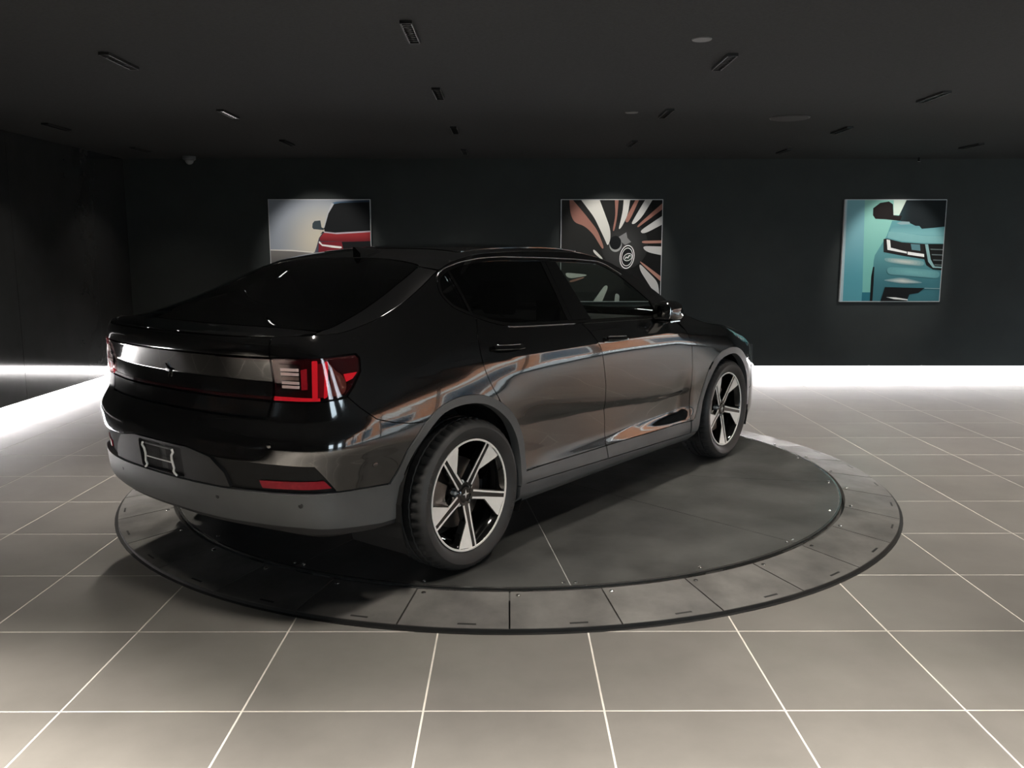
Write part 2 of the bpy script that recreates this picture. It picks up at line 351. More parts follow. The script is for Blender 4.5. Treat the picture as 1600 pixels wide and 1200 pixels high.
# picture 1: red car front against a pale dusk sky
q = lambda p: pix(p, 147, 170, 1288)
i_dark = ink('ink_near_black', (.010, .011, .012)); i_white = ink('ink_white', (.85, .85, .83)); i_red = ink('ink_red', (.33, .035, .04), (.16, .015, .02), 'z', .22, .10)
i_redd = ink('ink_deep_red', (.20, .02, .03), (.03, .006, .008), 'z', 0, -.5)
S1 = [(q([(147, 800), (700, 830), (1435, 850), (1435, 1458), (147, 1458)]), ink('ink_ground', (.20, .19, .18), (.05, .05, .05), 'z', .05, -.3)),
      (q([(147, 795), (420, 800), (700, 828), (700, 838), (420, 815), (147, 806)]), ink('ink_pale_line', (.75, .72, .66))),
      (q([(830, 575), (775, 650), (740, 760), (705, 850), (690, 1458), (1435, 1458), (1435, 560)]), ink('ink_steel', (.25, .29, .36), (.05, .05, .07), 'x', -.20, 0.)),
      (q([(770, 700), (1435, 690), (1435, 1458), (730, 1458)]), i_redd),
      (q([(950, 215), (1010, 200), (1435, 178), (1435, 215), (980, 232)]), ink('ink_roof_blue', (.10, .17, .27), (.03, .05, .08), 'x', .1, .5)),
      (q([(978, 230), (1060, 215), (1435, 205), (1435, 562), (980, 588), (850, 570), (840, 530), (905, 345)]), i_dark),
      (q([(950, 215), (980, 225), (905, 345), (848, 525), (838, 520), (890, 345)]), ink('ink_pillar', (.45, .47, .50))),
      (q([(700, 470), (725, 440), (800, 432), (812, 518), (842, 530), (838, 552), (710, 540), (695, 520)]), ink('ink_mirror', (.045, .06, .07))),
      (q([(835, 568), (980, 585), (1435, 560), (1435, 578), (1000, 602), (850, 592)]), ink('ink_rose_grey', (.48, .42, .47))),
      (q([(840, 585), (1000, 602), (1435, 578), (1435, 690), (1080, 692), (790, 690), (785, 650)]), i_red),
      (q([(790, 605), (830, 565), (838, 580), (800, 600)]), i_dark),
      (q([(1060, 700), (1435, 690), (1435, 800), (1080, 790)]), i_dark),
      (q([(775, 690), (792, 700), (815, 730), (920, 742), (1055, 757), (1062, 775), (1040, 782), (930, 770), (812, 750), (770, 712)]), i_white)]
picture('framed_picture', PIC[0], 'square picture of a red car front against a pale evening sky', S1, ink('ink_dusk_sky', (.62, .57, .46), (.30, .33, .38), rad=(.05, 0, .08), lo=.05, hi=.62))
# picture 2: close-up of an alloy wheel
q = lambda p: pix(p, 97, 143, 1013)
i_cop = ink('ink_copper', (.42, .22, .17), (.30, .14, .11), 'z', -.2, .5); i_sil = ink('ink_silver', (.68, .66, .61), (.50, .49, .48), 'x', -.2, .5)
i_hub = ink('ink_hub', (.045, .045, .044), (.02, .02, .02), rad=(.12, 0, .02), lo=.1, hi=.35)
S2 = [(q(ell(735, 590, 235, 240)), i_hub)]
for m_, l in ((i_cop, [(180,150),(215,150),(330,280),(460,440),(530,610),(515,635),(420,480),(330,400),(230,370),(190,280)]), (i_sil, [(297,150),(480,150),(540,300),(590,430),(595,530),(568,605),(540,540),(430,320)]),
              (i_cop, [(630,150),(668,150),(655,330),(630,455),(612,450),(640,300)]), (i_sil, [(718,150),(782,150),(760,300),(700,420),(670,440),(690,360),(712,250)]),
              (i_cop, [(835,150),(870,150),(800,310),(765,370),(738,365),(745,320)]), (i_sil, [(930,150),(1003,150),(900,320),(830,385),(797,383),(830,320)]),
              (i_cop, [(1105,180),(1105,240),(930,370),(865,420),(855,405),(900,360)]), (i_sil, [(1105,305),(1105,390),(950,470),(905,475),(890,450),(960,400)]),
              (i_cop, [(1105,545),(1105,572),(920,575),(905,560),(920,548)]), (i_sil, [(1105,605),(1105,690),(980,665),(930,635),(920,600)]),
              (i_cop, [(890,745),(1105,900),(1105,950),(900,770)]), (i_sil, [(885,790),(900,780),(1080,960),(1100,1140),(1000,1000),(900,850)]),
              (i_sil, [(420,635),(440,640),(520,720),(515,740),(430,670)]), (i_sil, [(135,860),(375,885),(330,902),(175,925)]), (i_cop, [(180,945),(330,905),(345,915),(200,965)]), (i_sil, [(545,985),(582,1000),(520,1156),(430,1156)]),
              (i_sil, [(650,1065),(697,1085),(690,1156),(645,1156)])):
    S2.append((q(sm(l)), m_))
S2 += [(q([(675,510),(750,465),(762,520),(800,560),(740,590),(700,560)]), ink('ink_hub_light', (.22, .22, .22))), (q(ell(645, 590, 62, 68)), ink('ink_arc', (.35, .35, .34))), (q(ell(643, 568, 58, 68)), i_dark)]
EC = (762, 708)
S2 += [(q(ell(*EC, 74, 118, rot=.12)), i_white), (q(ell(*EC, 66, 109, rot=.12)), i_dark), (q(ell(*EC, 58, 92, rot=.12)), i_white), (q(ell(*EC, 52, 85, rot=.12)), i_dark),
       (q(ell(770, 710, 47, 36, rot=-.5)), i_white), (q(ell(770, 710, 41, 30, rot=-.5)), ink('ink_emblem_green', (.04, .06, .05))),
       (q([(740,722),(752,705),(768,712),(780,690),(800,694),(796,702),(784,700),(774,724),(756,714),(746,730)]), i_white)]
picture('framed_picture', PIC[1], 'square picture of a black, silver and copper alloy wheel', S2, ink('ink_wheel_black', (.022, .022, .021), (.008, .008, .008), 'x', -.3, .4))
# picture 3: pale blue car corner with headlamp
def q(p): return [((x - (180 - 60*(y - 133)/957)) / (938 - 10*(y - 133)/957), (y - 133) / 957) for x, y in p]
i_aqua = ink('ink_aqua', (.19, .50, .45), (.26, .55, .48), 'z', -.3, .4); i_body = ink('ink_teal_body', (.12, .32, .34), (.05, .17, .20), 'z', .1, -.45)
i_glow = ink('ink_body_glow', (.55, .60, .55))
S3 = [(q([(360,133),(740,133),(740,1090),(330,1090)]), i_aqua), (q([(330,1000),(420,1000),(400,1090),(325,1090)]), ink('ink_deep_teal', (.03, .17, .22))),
      (q([(180,133),(200,133),(150,1090),(120,1090)]), ink('ink_pale_edge', (.42, .55, .58))),
      (q([(610,330),(560,470),(450,650),(440,700),(430,800),(400,1090),(1050,1090),(1100,380),(860,375),(700,330)]), i_body),
      (q([(432,760),(445,760),(438,900),(425,1090),(400,1090),(415,850)]), i_dark),
      (q([(625,140),(742,140),(682,275),(622,278)]), ink('ink_mint_white', (.55, .66, .58))),
      (q([(742,140),(1120,140),(1105,385),(1000,395),(880,405),(770,350),(680,332),(672,285)]), ink('ink_screen_black', (.012, .016, .018), (.03, .07, .08), 'x', .2, -.1)),
      (q([(435,215),(500,165),(580,152),(618,178),(622,278),(700,285),(682,332),(560,318),(455,312),(433,280)]), ink('ink_brown_black', (.016, .012, .012))),
      (q([(650,352),(700,335),(770,340),(775,362),(690,366)]), ink('ink_wiper', (.25, .36, .38))),
      (q([(600,400),(680,372),(860,378),(885,408),(1098,388),(1092,470),(900,465),(700,440),(590,430)]), ink('ink_bonnet', (.10, .26, .29), (.19, .42, .44), 'z', .35, .2)),
      (q([(580,430),(700,440),(900,468),(1092,472),(1088,540),(900,535),(700,520),(565,485)]), ink('ink_bonnet_edge', (.21, .44, .45))),
      (q([(530,500),(560,495),(700,530),(905,545),(908,690),(700,655),(530,622)]), ink('ink_lamp_black', (.02, .018, .018))),
      (q([(780,545),(865,550),(870,610),(790,600)]), ink('ink_lamp_glass', (.10, .22, .25))),
      (q([(558,503),(590,510),(596,580),(745,618),(745,635),(566,600)]), i_white), (q([(752,617),(905,640),(908,668),(752,645)]), i_white),
      (q([(900,545),(1090,545),(1068,792),(985,785),(925,745),(905,690)]), ink('ink_grille_black', (.010, .011, .011))),
      (q([(912,548),(940,548),(965,690),(1000,755),(1068,760),(1068,772),(985,768),(940,710)]), ink('ink_grille_frame', (.25, .42, .43)))]
for yy in (590, 640, 690, 735):
    S3.append((q([(960 + (yy-590)*.25, yy), (1085 - (yy-590)*.09, yy + 4), (1085 - (yy-590)*.09, yy + 14), (962 + (yy-590)*.25, yy + 10)]), ink('ink_grille_bar', (.11, .14, .14))))
S3 += feather(q(sm([(530,672),(700,680),(905,704),(900,756),(700,738),(545,712)])), (.12, .31, .33), (.55, .58, .53), 'ink_glow_a') + feather(q(sm([(505,885),(700,856),(912,912),(700,920)])), (.09, .25, .28), (.60, .62, .58), 'ink_glow_b') + feather(q(sm([(560,760),(800,770),(1050,800),(1040,870),(800,850),(560,830)])), (.115, .30, .32), (.17, .40, .41), 'ink_glow_c') + [
       (q([(540,950),(905,960),(850,1005),(765,1020),(742,1086),(497,1086)]), i_dark), (q([(550,1045),(640,1048),(750,1066),(750,1076),(620,1064)]), i_white), (q([(905,958),(1055,962),(1055,968),(905,964)]), ink('ink_line', (.25, .42, .44)))]
picture('framed_picture', PIC[2], 'square picture of a pale turquoise car corner with its headlamp', S3, ink('ink_teal', (.10, .34, .40), (.20, .42, .47), 'z', -.4, .3))

# ------------------------------------------------------------------ turntable
TT = .06
tt = empty('turntable', (TTC[0], TTC[1], 0)); tag(tt, 'round black display turntable with a ring of sloping grey plates', 'turntable')
M_deck = pm('turntable_deck', (.066, .067, .064), .38, noise=(2.2, .45, 10), rvar=(2.5, .10), bump=(60, .05, .002))
M_ring = pm('turntable_ring', (.125, .121, .114), .42, noise=(4.5, .38, 9), objrand=.12, rvar=(4, .1), bump=(120, .06, .002))
M_sub = pm('turntable_base', (.45, .45, .43), .6, noise=(10, .1)); M_screw = pm('steel_screw', (.75, .74, .72), .18, metal=1, noise=(10, .03))
M_dark = pm('shadow_gap_black', (.008, .008, .008), .5, noise=(10, .1))
MB().lathe([(2.098, .0005), (2.098, .05), (2.085, .0573), (.02, .0573)], 128).build('base_disc', M_sub, tt, angle=30)
MB().lathe([(2.086, .04), (2.098, .04), (2.098, .0595), (2.086, .0605)], 128, closed=True).build('edge_ring', pm('edge_steel', (.16, .16, .155), .25, metal=.8, noise=(10, .1)), tt, angle=30)
MB().lathe([(2.43, .0002), (2.43, .002), (2.10, .004)], 128).build('under_ring', M_dark, tt)
def sector(r0, r1, a0, a1, gap, n, zf, zbot):
    """flat plate between two radii and two angles, constant-width joint at its sides"""
    top0 = [(r0 * math.cos(a0 + gap/r0 + (a1 - a0 - 2*gap/r0) * k / n), r0 * math.sin(a0 + gap/r0 + (a1 - a0 - 2*gap/r0) * k / n), zf(r0)) for k in range(n + 1)]
    top1 = [(r1 * math.cos(a0 + gap/r1 + (a1 - a0 - 2*gap/r1) * k / n), r1 * math.sin(a0 + gap/r1 + (a1 - a0 - 2*gap/r1) * k / n), zf(r1)) for k in range(n + 1)]
    V = top0 + top1 + [(x, y, zbot) for x, y, z in top0 + top1]; m = n + 1; F = []
    for k in range(n):
        F += [(k, k+1, m+k+1, m+k), (2*m+k, 3*m+k, 3*m+k+1, 2*m+k+1), (m+k, m+k+1, 3*m+k+1, 3*m+k), (k+1, k, 2*m+k, 2*m+k+1)]
    F += [(0, m, 3*m, 2*m), (m-1, 3*m-1, 4*m-1, 2*m-1)]
    return MB().add(V, F)
a0 = R(-82.6); da = R(36)
dp = sector(.10, 2.084, 0, da, .0026, 14, lambda r: TT, .0576).build('deck_plate', M_deck, tt); dp.rotation_euler.z = a0
for k in range(1, 10): c = clone(dp); c.rotation_euler.z = a0 + k*da
MB().lathe([(.098, .052), (.098, .0598), (.092, .0602)], 40).build('centre_cap', M_deck, tt, angle=30)
scr = MB().lathe([(.0085, 0), (.008, .003), (.005, .0045)], 12).build('screw', M_screw, tt, smooth=True)
first = True
for k in range(10):
    for off in (-.013, .013, .0):
        if off == 0: ang = a0 + (k + .5) * da
        else: ang = a0 + k * da + off
        s = scr if first else clone(scr); first = False; s.location = (2.055 * math.cos(ang), 2.055 * math.sin(ang), TT)
NR = 33; dr = 2*math.pi/NR; ar = R(-90)
zr = lambda r: .052 + (.018 - .052) * (r - 2.118) / (2.41 - 2.118)
rp = sector(2.118, 2.41, 0, dr, .0034, 6, zr, .003).build('ring_plate', M_ring, tt)
sl = MB()
am = dr * .62; slr = [(2.375, am - .016), (2.375, am + .016), (2.385, am + .016), (2.385, am - .016)]
V = [(r*math.cos(a), r*math.sin(a), zr(r) + h) for h in (.0002, .0008) for r, a in slr]
slot = sl.add(V, [(4,5,6,7), (0,1,5,4), (1,2,6,5), (2,3,7,6), (3,0,4,7)]).build('slot', M_dark, rp)
rs = MB().lathe([(.011, 0), (.010, .003), (.006, .0045)], 12).build('screw', M_screw, rp, smooth=True, loc=(2.15*math.cos(.017), 2.15*math.sin(.017), zr(2.15)))
rp.rotation_euler.z = ar
for k in range(1, NR):
    c = clone_tree(rp, tt); c.rotation_euler.z = ar + k*dr
MB().lathe([(2.4105, .0003), (2.413, .0003), (2.413, .0165), (2.4105, .0165)], 160, closed=True).build('edge_band', pm('dark_edge', (.035, .034, .032), .6, noise=(10, .1)), tt)
MB().lathe([(2.4135, .0002), (2.419, .0002), (2.419, .0015), (2.4135, .0015)], 160, closed=True).build('grout_edge', pm('grey_grout', (.40, .38, .35), .8, noise=(9, .2)), tt)

# ------------------------------------------------------------------ car body surfaces
def _slopes(x,y):
    # pchip slopes; x,y (...,n)
    h=np.diff(x,axis=-1); d=np.diff(y,axis=-1)/h
    m=np.zeros_like(y)
    w1=2*h[...,1:]+h[...,:-1]; w2=h[...,1:]+2*h[...,:-1]
    ok=d[...,:-1]*d[...,1:]>0
    with np.errstate(divide='ignore',invalid='ignore'):
        hm=(w1+w2)/(w1/d[...,:-1]+w2/d[...,1:])
    m[...,1:-1]=np.where(ok,hm,0)
    m[...,0]=d[...,0]; m[...,-1]=d[...,-1]
    return m
def pchip(x,y,q):
    x=np.asarray(x,float);y=np.asarray(y,float);q=np.asarray(q,float)
    m=_slopes(x,y); i=np.clip(np.searchsorted(x,q)-1,0,len(x)-2)
    h=x[i+1]-x[i]; t=(q-x[i])/h; t=np.clip(t,-.5,1.5)
    return ((1+2*t)*(1-t)**2)*y[i]+t*(1-t)**2*h*m[i]+t*t*(3-2*t)*y[i+1]+t*t*(t-1)*h*m[i+1]
def pchip_rows(X,Y,q):
    # X,Y (N,n) per-row knots; q (N,)
    m=_slopes(X,Y); n=X.shape[1]
    i=np.clip((X<q[:,None]).sum(1)-1,0,n-2); r=np.arange(len(q))
    x0,x1,y0,y1=X[r,i],X[r,i+1],Y[r,i],Y[r,i+1]; h=x1-x0; t=np.clip((q-x0)/h,-.5,1.5)
    return ((1+2*t)*(1-t)**2)*y0+t*(1-t)**2*h*m[r,i]+t*t*(3-2*t)*y1+t*t*(t-1)*h*m[r,i+1]
# ---- plan outline (outermost), right half, from rear centre to front centre: (x, halfwidth)
def _plan():
    ys=np.array([0,.15,.3,.45,.6,.7,.78])
    pts=[(-.985+.288*y**2.64,y) for y in ys]
    pts+=[(-.775,.845),(-.70,.878),(-.60,.898),(-.45,.912),(-.25,.923),(0,.929),(.3,.93),(.7,.928),(1.2,.926),(1.7,.926),(2.2,.928),(2.5,.93),(2.735,.93),(2.95,.922),(3.12,.902),(3.27,.865),(3.39,.80),(3.48,.70),(3.545,.55),(3.59,.36),(3.615,.17),(3.62,0)]
    P=np.array(pts); P=np.vstack([P[3:0:-1]*[1,-1],P,P[-2:-5:-1]*[1,-1]])
    c=np.r_[0,np.cumsum(np.hypot(*np.diff(P,axis=0).T))]
    # natural-ish cubic (catmull-rom, non uniform)
    def cat(q):
        i=np.clip(np.searchsorted(c,q)-1,1,len(c)-3); out=[]
        for k in range(2):
            y=P[:,k]; h=c[i+1]-c[i]
            m0=(y[i+1]-y[i-1])/(c[i+1]-c[i-1]); m1=(y[i+2]-y[i])/(c[i+2]-c[i]); t=(q-c[i])/h
            out.append(((1+2*t)*(1-t)**2)*y[i]+t*(1-t)**2*h*m0+t*t*(3-2*t)*y[i+1]+t*t*(t-1)*h*m1)
        return np.stack(out,-1)
    q=np.linspace(c[3],c[-4],1600); X=cat(q)
    # smooth
    for _ in range(60): X[1:-1]=.25*X[:-2]+.5*X[1:-1]+.25*X[2:]
    s=np.r_[0,np.cumsum(np.hypot(*np.diff(X,axis=0).T))]
    i0=np.argmin(abs(X[:,0]+.55)); i1=np.argmin(abs(X[:,0]-2.9))
    a=X[:,0].copy(); a[:i0]=X[i0,0]-(s[i0]-s[:i0]); a[i1:]=X[i1,0]+(s[i1:]-s[i1])
    T=np.gradient(X,axis=0); T/=np.linalg.norm(T,axis=1)[:,None]
    N=np.stack([-T[:,1],T[:,0]],1)  # outward = left of travel? fixed below
    if N[len(N)//2,1]<0: N=-N
    return a,X,N
PA,PX,PN=_plan(); AR,AF=PA[0],PA[-1]
ST=[AR,AR+.5,AR+.83,-.55,0.,.6,1.2,1.9,2.07,2.17,2.4,2.735,3.05,3.45,AF]
LV=[ # per level: over the stations (z, inset)
[(0.3,0.14),(0.3,0.14),(0.28,0.12),(0.25,0.09),(0.24,0.05),(0.2,0.1),(0.2,0.1),(0.2,0.1),(0.2068,0.0864),(0.2108,0.0784),(0.22,0.06),(0.22,0.05),(0.2,0.06),(0.18,0.08),(0.18,0.08)],
[(0.37,0.05),(0.37,0.05),(0.35,0.048),(0.33,0.058),(0.31,0),(0.26,0.022),(0.26,0.022),(0.255,0.022),(0.2635,0.01792),(0.2685,0.01552),(0.28,0.01),(0.3,0),(0.26,0.01),(0.24,0.02),(0.24,0.02)],
[(0.44,0.023),(0.44,0.023),(0.42,0.032),(0.41,0.054),(0.39,0),(0.325,0.012),(0.3,0.012),(0.285,0.012),(0.3037,0.00792),(0.3147,0.00552),(0.34,0),(0.38,0),(0.34,0),(0.32,0),(0.32,0)],
[(0.5,0.016),(0.5,0.016),(0.49,0.028),(0.48,0.05),(0.46,0),(0.385,0.025),(0.372,0.025),(0.36,0.02),(0.364,0.022),(0.38,0.0069),(0.4,0.006),(0.45,0),(0.42,0),(0.4,0),(0.4,0)],
[(0.57,0.009),(0.57,0.009),(0.56,0.021),(0.55,0.036),(0.54,0),(0.47,0.034),(0.46,0.037),(0.45,0.056),(0.453,0.0616),(0.465,0.0138),(0.48,0.012),(0.53,0),(0.5,0),(0.48,0),(0.48,0)],
[(0.63,0.003),(0.63,0.003),(0.63,0.01),(0.63,0.015),(0.62,0),(0.6,0.033),(0.575,0.037),(0.537,0.05),(0.5393,0.055),(0.5485,0.0115),(0.56,0.01),(0.6,0),(0.57,0),(0.55,0),(0.55,0)],
[(0.69,0.009),(0.69,0.009),(0.69,0.003),(0.69,0),(0.69,0),(0.637,0.024),(0.612,0.026),(0.572,0.026),(0.5768,0.0286),(0.596,0.0069),(0.62,0.006),(0.67,0),(0.63,0),(0.6,0),(0.6,0)],
[(0.735,0.026),(0.735,0.025),(0.735,0.013),(0.74,0.004),(0.77,0.003),(0.75,0.007),(0.75,0.008),(0.74,0.007),(0.7332,0.0053),(0.7292,0.0043),(0.72,0.002),(0.74,0),(0.69,0.002),(0.64,0.004),(0.64,0.004)],
[(0.8,0.062),(0.8,0.062),(0.8,0.045),(0.8,0.014),(0.85,0.012),(0.87,0),(0.89,0),(0.88,0),(0.8596,0.00068),(0.8476,0.00108),(0.82,0.002),(0.81,0.004),(0.75,0.01),(0.69,0.012),(0.69,0.012)],
[(0.945,0.078),(0.945,0.078),(0.93,0.056),(0.91,0.04),(0.94,0.029),(0.96,0.008),(0.965,0.009),(0.95,0.01),(0.9296,0.01),(0.9176,0.01),(0.89,0.01),(0.86,0.014),(0.8,0.025),(0.73,0.025),(0.73,0.025)],
[(0.959,0.0735),(0.959,0.0735),(0.9461,0.0563),(0.9254,0.0433),(0.9526,0.0317),(0.9705,0.0119),(0.9741,0.0128),(0.9584,0.0139),(0.9375,0.0136),(0.9252,0.0133),(0.897,0.0128),(0.8656,0.0164),(0.8056,0.0277),(0.7356,0.0277),(0.7356,0.0277)],
[(1.031,0.0505),(1.031,0.0505),(1.029,0.0577),(1.005,0.0643),(1.017,0.0493),(1.024,0.0372),(1.021,0.0373),(1.002,0.0392),(0.9783,0.0364),(0.9646,0.0348),(0.933,0.0311),(0.8944,0.0318),(0.8344,0.0452),(0.7644,0.0452),(0.7644,0.0452)],
[(1.045,0.046),(1.045,0.046),(1.045,0.058),(1.02,0.07),(1.03,0.054),(1.035,0.044),(1.03,0.044),(1.01,0.046),(0.9862,0.0426),(0.9722,0.0406),(0.94,0.036),(0.9,0.036),(0.84,0.05),(0.77,0.05),(0.77,0.05)],
[(1.08,0.042),(1.08,0.042),(1.085,0.066),(1.1,0.105),(1.12,0.098),(1.08,0.078),(1.075,0.08),(1.06,0.084),(1.033,0.08094),(1.017,0.07914),(0.98,0.075),(0.935,0.075),(0.88,0.09),(0.81,0.09),(0.81,0.09)],
[(1.11,0.052),(1.11,0.052),(1.12,0.085),(1.2,0.165),(1.25,0.18),(1.24,0.172),(1.24,0.175),(1.22,0.175),(1.166,0.1665),(1.134,0.1615),(1.06,0.15),(0.98,0.15),(0.92,0.15),(0.85,0.15),(0.85,0.15)],
[(1.16,0.12),(1.16,0.12),(1.18,0.15),(1.3,0.235),(1.4,0.3),(1.43,0.285),(1.43,0.288),(1.42,0.3),(1.332,0.283),(1.28,0.273),(1.16,0.25),(1.05,0.25),(0.99,0.25),(0.9,0.25),(0.9,0.25)],
]
LV=np.array(LV,float)
# top boundary of the side shell
ZB=[(AR,1.118),(AR+.5,1.118),(AR+.83,1.125),(-.66,1.128),(-.5,1.155),(-.31,1.212),(-.1,1.295),(.05,1.357),(.2,1.402),(.45,1.437),(.8,1.445),(1.2,1.438),(1.45,1.405),(1.7,1.315),(1.95,1.185),(2.15,1.075),(2.3,1.01),(2.5,.965),(2.735,.935),(3.05,.875),(3.25,.82),(3.5,.765),(AF,.74)]
ZB=np.array(ZB)
def zb(a): return pchip(ZB[:,0],ZB[:,1],a)
def surf(a,z,off=0.):
    """side shell point: a along the plan outline (may be reflected past the rear centre), z height; off>0 = proud of it"""
    a=np.atleast_1d(np.asarray(a,float)); z=np.atleast_1d(np.asarray(z,float))
    sg=np.where(a<AR,-1.,1.); a=np.where(a<AR,2*AR-a,a); sg=np.where(a>AF,-sg,sg); a=np.where(a>AF,2*AF-a,a)
    Zl=np.stack([pchip(ST,LV[k,:,0],a) for k in range(len(LV))],1); Dl=np.stack([pchip(ST,LV[k,:,1],a) for k in range(len(LV))],1)
    D=pchip_rows(Zl,Dl,z)-off
    X=np.stack([np.interp(a,PA,PX[:,k]) for k in range(2)],1); N=np.stack([np.interp(a,PA,PN[:,k]) for k in range(2)],1)
    p=X-N*D[:,None]
    return np.stack([p[:,0],-sg*p[:,1],z],1)   # right side of the car is -y

ZC = np.array([(-1.0,1.118),(-.93,1.122),(-.75,1.135),(-.6,1.166),(-.45,1.215),(-.3,1.272),(-.1,1.345),(.05,1.392),(.15,1.415),(.3,1.442),(.5,1.468),(.75,1.483),(1.0,1.487),(1.3,1.479),(1.55,1.456),(1.75,1.415),(2.0,1.305),(2.25,1.180),(2.42,1.085),(2.5,1.045),(2.62,1.03),(2.8,1.01),(3.05,.972),(3.3,.915),(3.5,.84),(3.6,.75),(3.7,.70)])
_ab = np.linspace(AR, AF, 900); _tb = surf(_ab, zb(_ab)); _o = np.argsort(_tb[:, 0])
TBX, TBY, TBZ = _tb[_o, 0], -_tb[_o, 1], _tb[_o, 2]
XTAIL, XNOSE = TBX[0], TBX[-1]
def top(x, y, off=0.):
    x = np.atleast_1d(np.asarray(x, float)); y = np.atleast_1d(np.asarray(y, float))
    yb = np.maximum(np.interp(x, TBX, TBY), 1e-3); z0 = np.interp(x, TBX, TBZ); zc = pchip(ZC[:, 0], ZC[:, 1], x)
    z = z0 + (np.maximum(zc, z0) - z0) * (1 - np.minimum(np.abs(y) / yb, 1) ** 3.0)
    return np.stack([x, y, z + off], 1)
def nrm(fn, u, v, off=0.):
    e = 1e-3
    n = np.cross(fn(u + e, v, off) - fn(u - e, v, off), fn(u, v + e, off) - fn(u, v - e, off)); n /= np.linalg.norm(n, axis=1)[:, None] + 1e-12
    return n
def resample(poly, du, dv):
    out = []
    for i, p in enumerate(poly):
        q = poly[(i + 1) % len(poly)]; n = max(1, int(math.ceil(max(abs(q[0]-p[0]) / du, abs(q[1]-p[1]) / dv) - 1e-6)))
        out += [(p[0] + (q[0]-p[0]) * k / n, p[1] + (q[1]-p[1]) * k / n) for k in range(n)]
    return out
def inset(poly, g):
    if g == 0: return poly
    P = np.array(poly); A = .5 * np.sum(P[:, 0] * np.roll(P[:, 1], -1) - np.roll(P[:, 0], -1) * P[:, 1]); s = 1 if A > 0 else -1
    a = P - np.roll(P, 1, 0); b = np.roll(P, -1, 0) - P; a /= np.linalg.norm(a, axis=1)[:, None] + 1e-9; b /= np.linalg.norm(b, axis=1)[:, None] + 1e-9
    na = s * np.stack([-a[:, 1], a[:, 0]], 1); nb = s * np.stack([-b[:, 1], b[:, 0]], 1); m = na + nb; d = np.maximum((m * na).sum(1), .35)
    return [tuple(p) for p in P + m * (g / d)[:, None]]
def inside(poly, X, Y):
    c = np.zeros(len(X), bool); n = len(poly)
    for i in range(n):
        x0, y0 = poly[i]; x1, y1 = poly[(i + 1) % n]
        if y0 == y1: continue
        c ^= ((y0 > Y) != (y1 > Y)) & (X < (x1 - x0) * (Y - y0) / (y1 - y0) + x0)
    return c
def edge_dist(poly, X, Y):
    d = np.full(len(X), 1e9); n = len(poly)
    for i in range(n):
        p = np.array(poly[i]); q = np.array(poly[(i+1) % n]); v = q - p; L = v @ v + 1e-12
        t = np.clip(((X - p[0]) * v[0] + (Y - p[1]) * v[1]) / L, 0, 1); d = np.minimum(d, np.hypot(X - p[0] - t*v[0], Y - p[1] - t*v[1]))
    return d
def spl(pts, k=6, closed=False):
    """catmull-rom through points"""
    P = np.array(pts, float); n = len(P); out = []
    for i in range(n if closed else n - 1):
        g = lambda j: P[j % n] if closed else P[min(max(j, 0), n - 1)]
        p0, p1, p2, p3 = g(i-1), g(i), g(i+1), g(i+2)
        for s in range(k):
            t = s / k; out.append(tuple(.5 * ((2*p1) + (p2-p0)*t + (2*p0-5*p1+4*p2-p3)*t*t + (3*p1-p0-3*p2+p3)*t**3)))
    if not closed: out.append(tuple(P[-1]))
    return out
def rnd(poly, r, k=4):
    """round the corners of a polygon"""
    out = []; n = len(poly)
    for i in range(n):
        p = np.array(poly[i]); a = np.array(poly[i-1]) - p; b = np.array(poly[(i+1) % n]) - p; la, lb = np.linalg.norm(a), np.linalg.norm(b)
        ra = min(r, la*.45); rb = min(r, lb*.45); s = p + a/la*ra; e = p + b/lb*rb
        for j in range(k + 1): t = j / k; out.append(tuple((1-t)**2*s + 2*t*(1-t)*p + t*t*e))
    return out
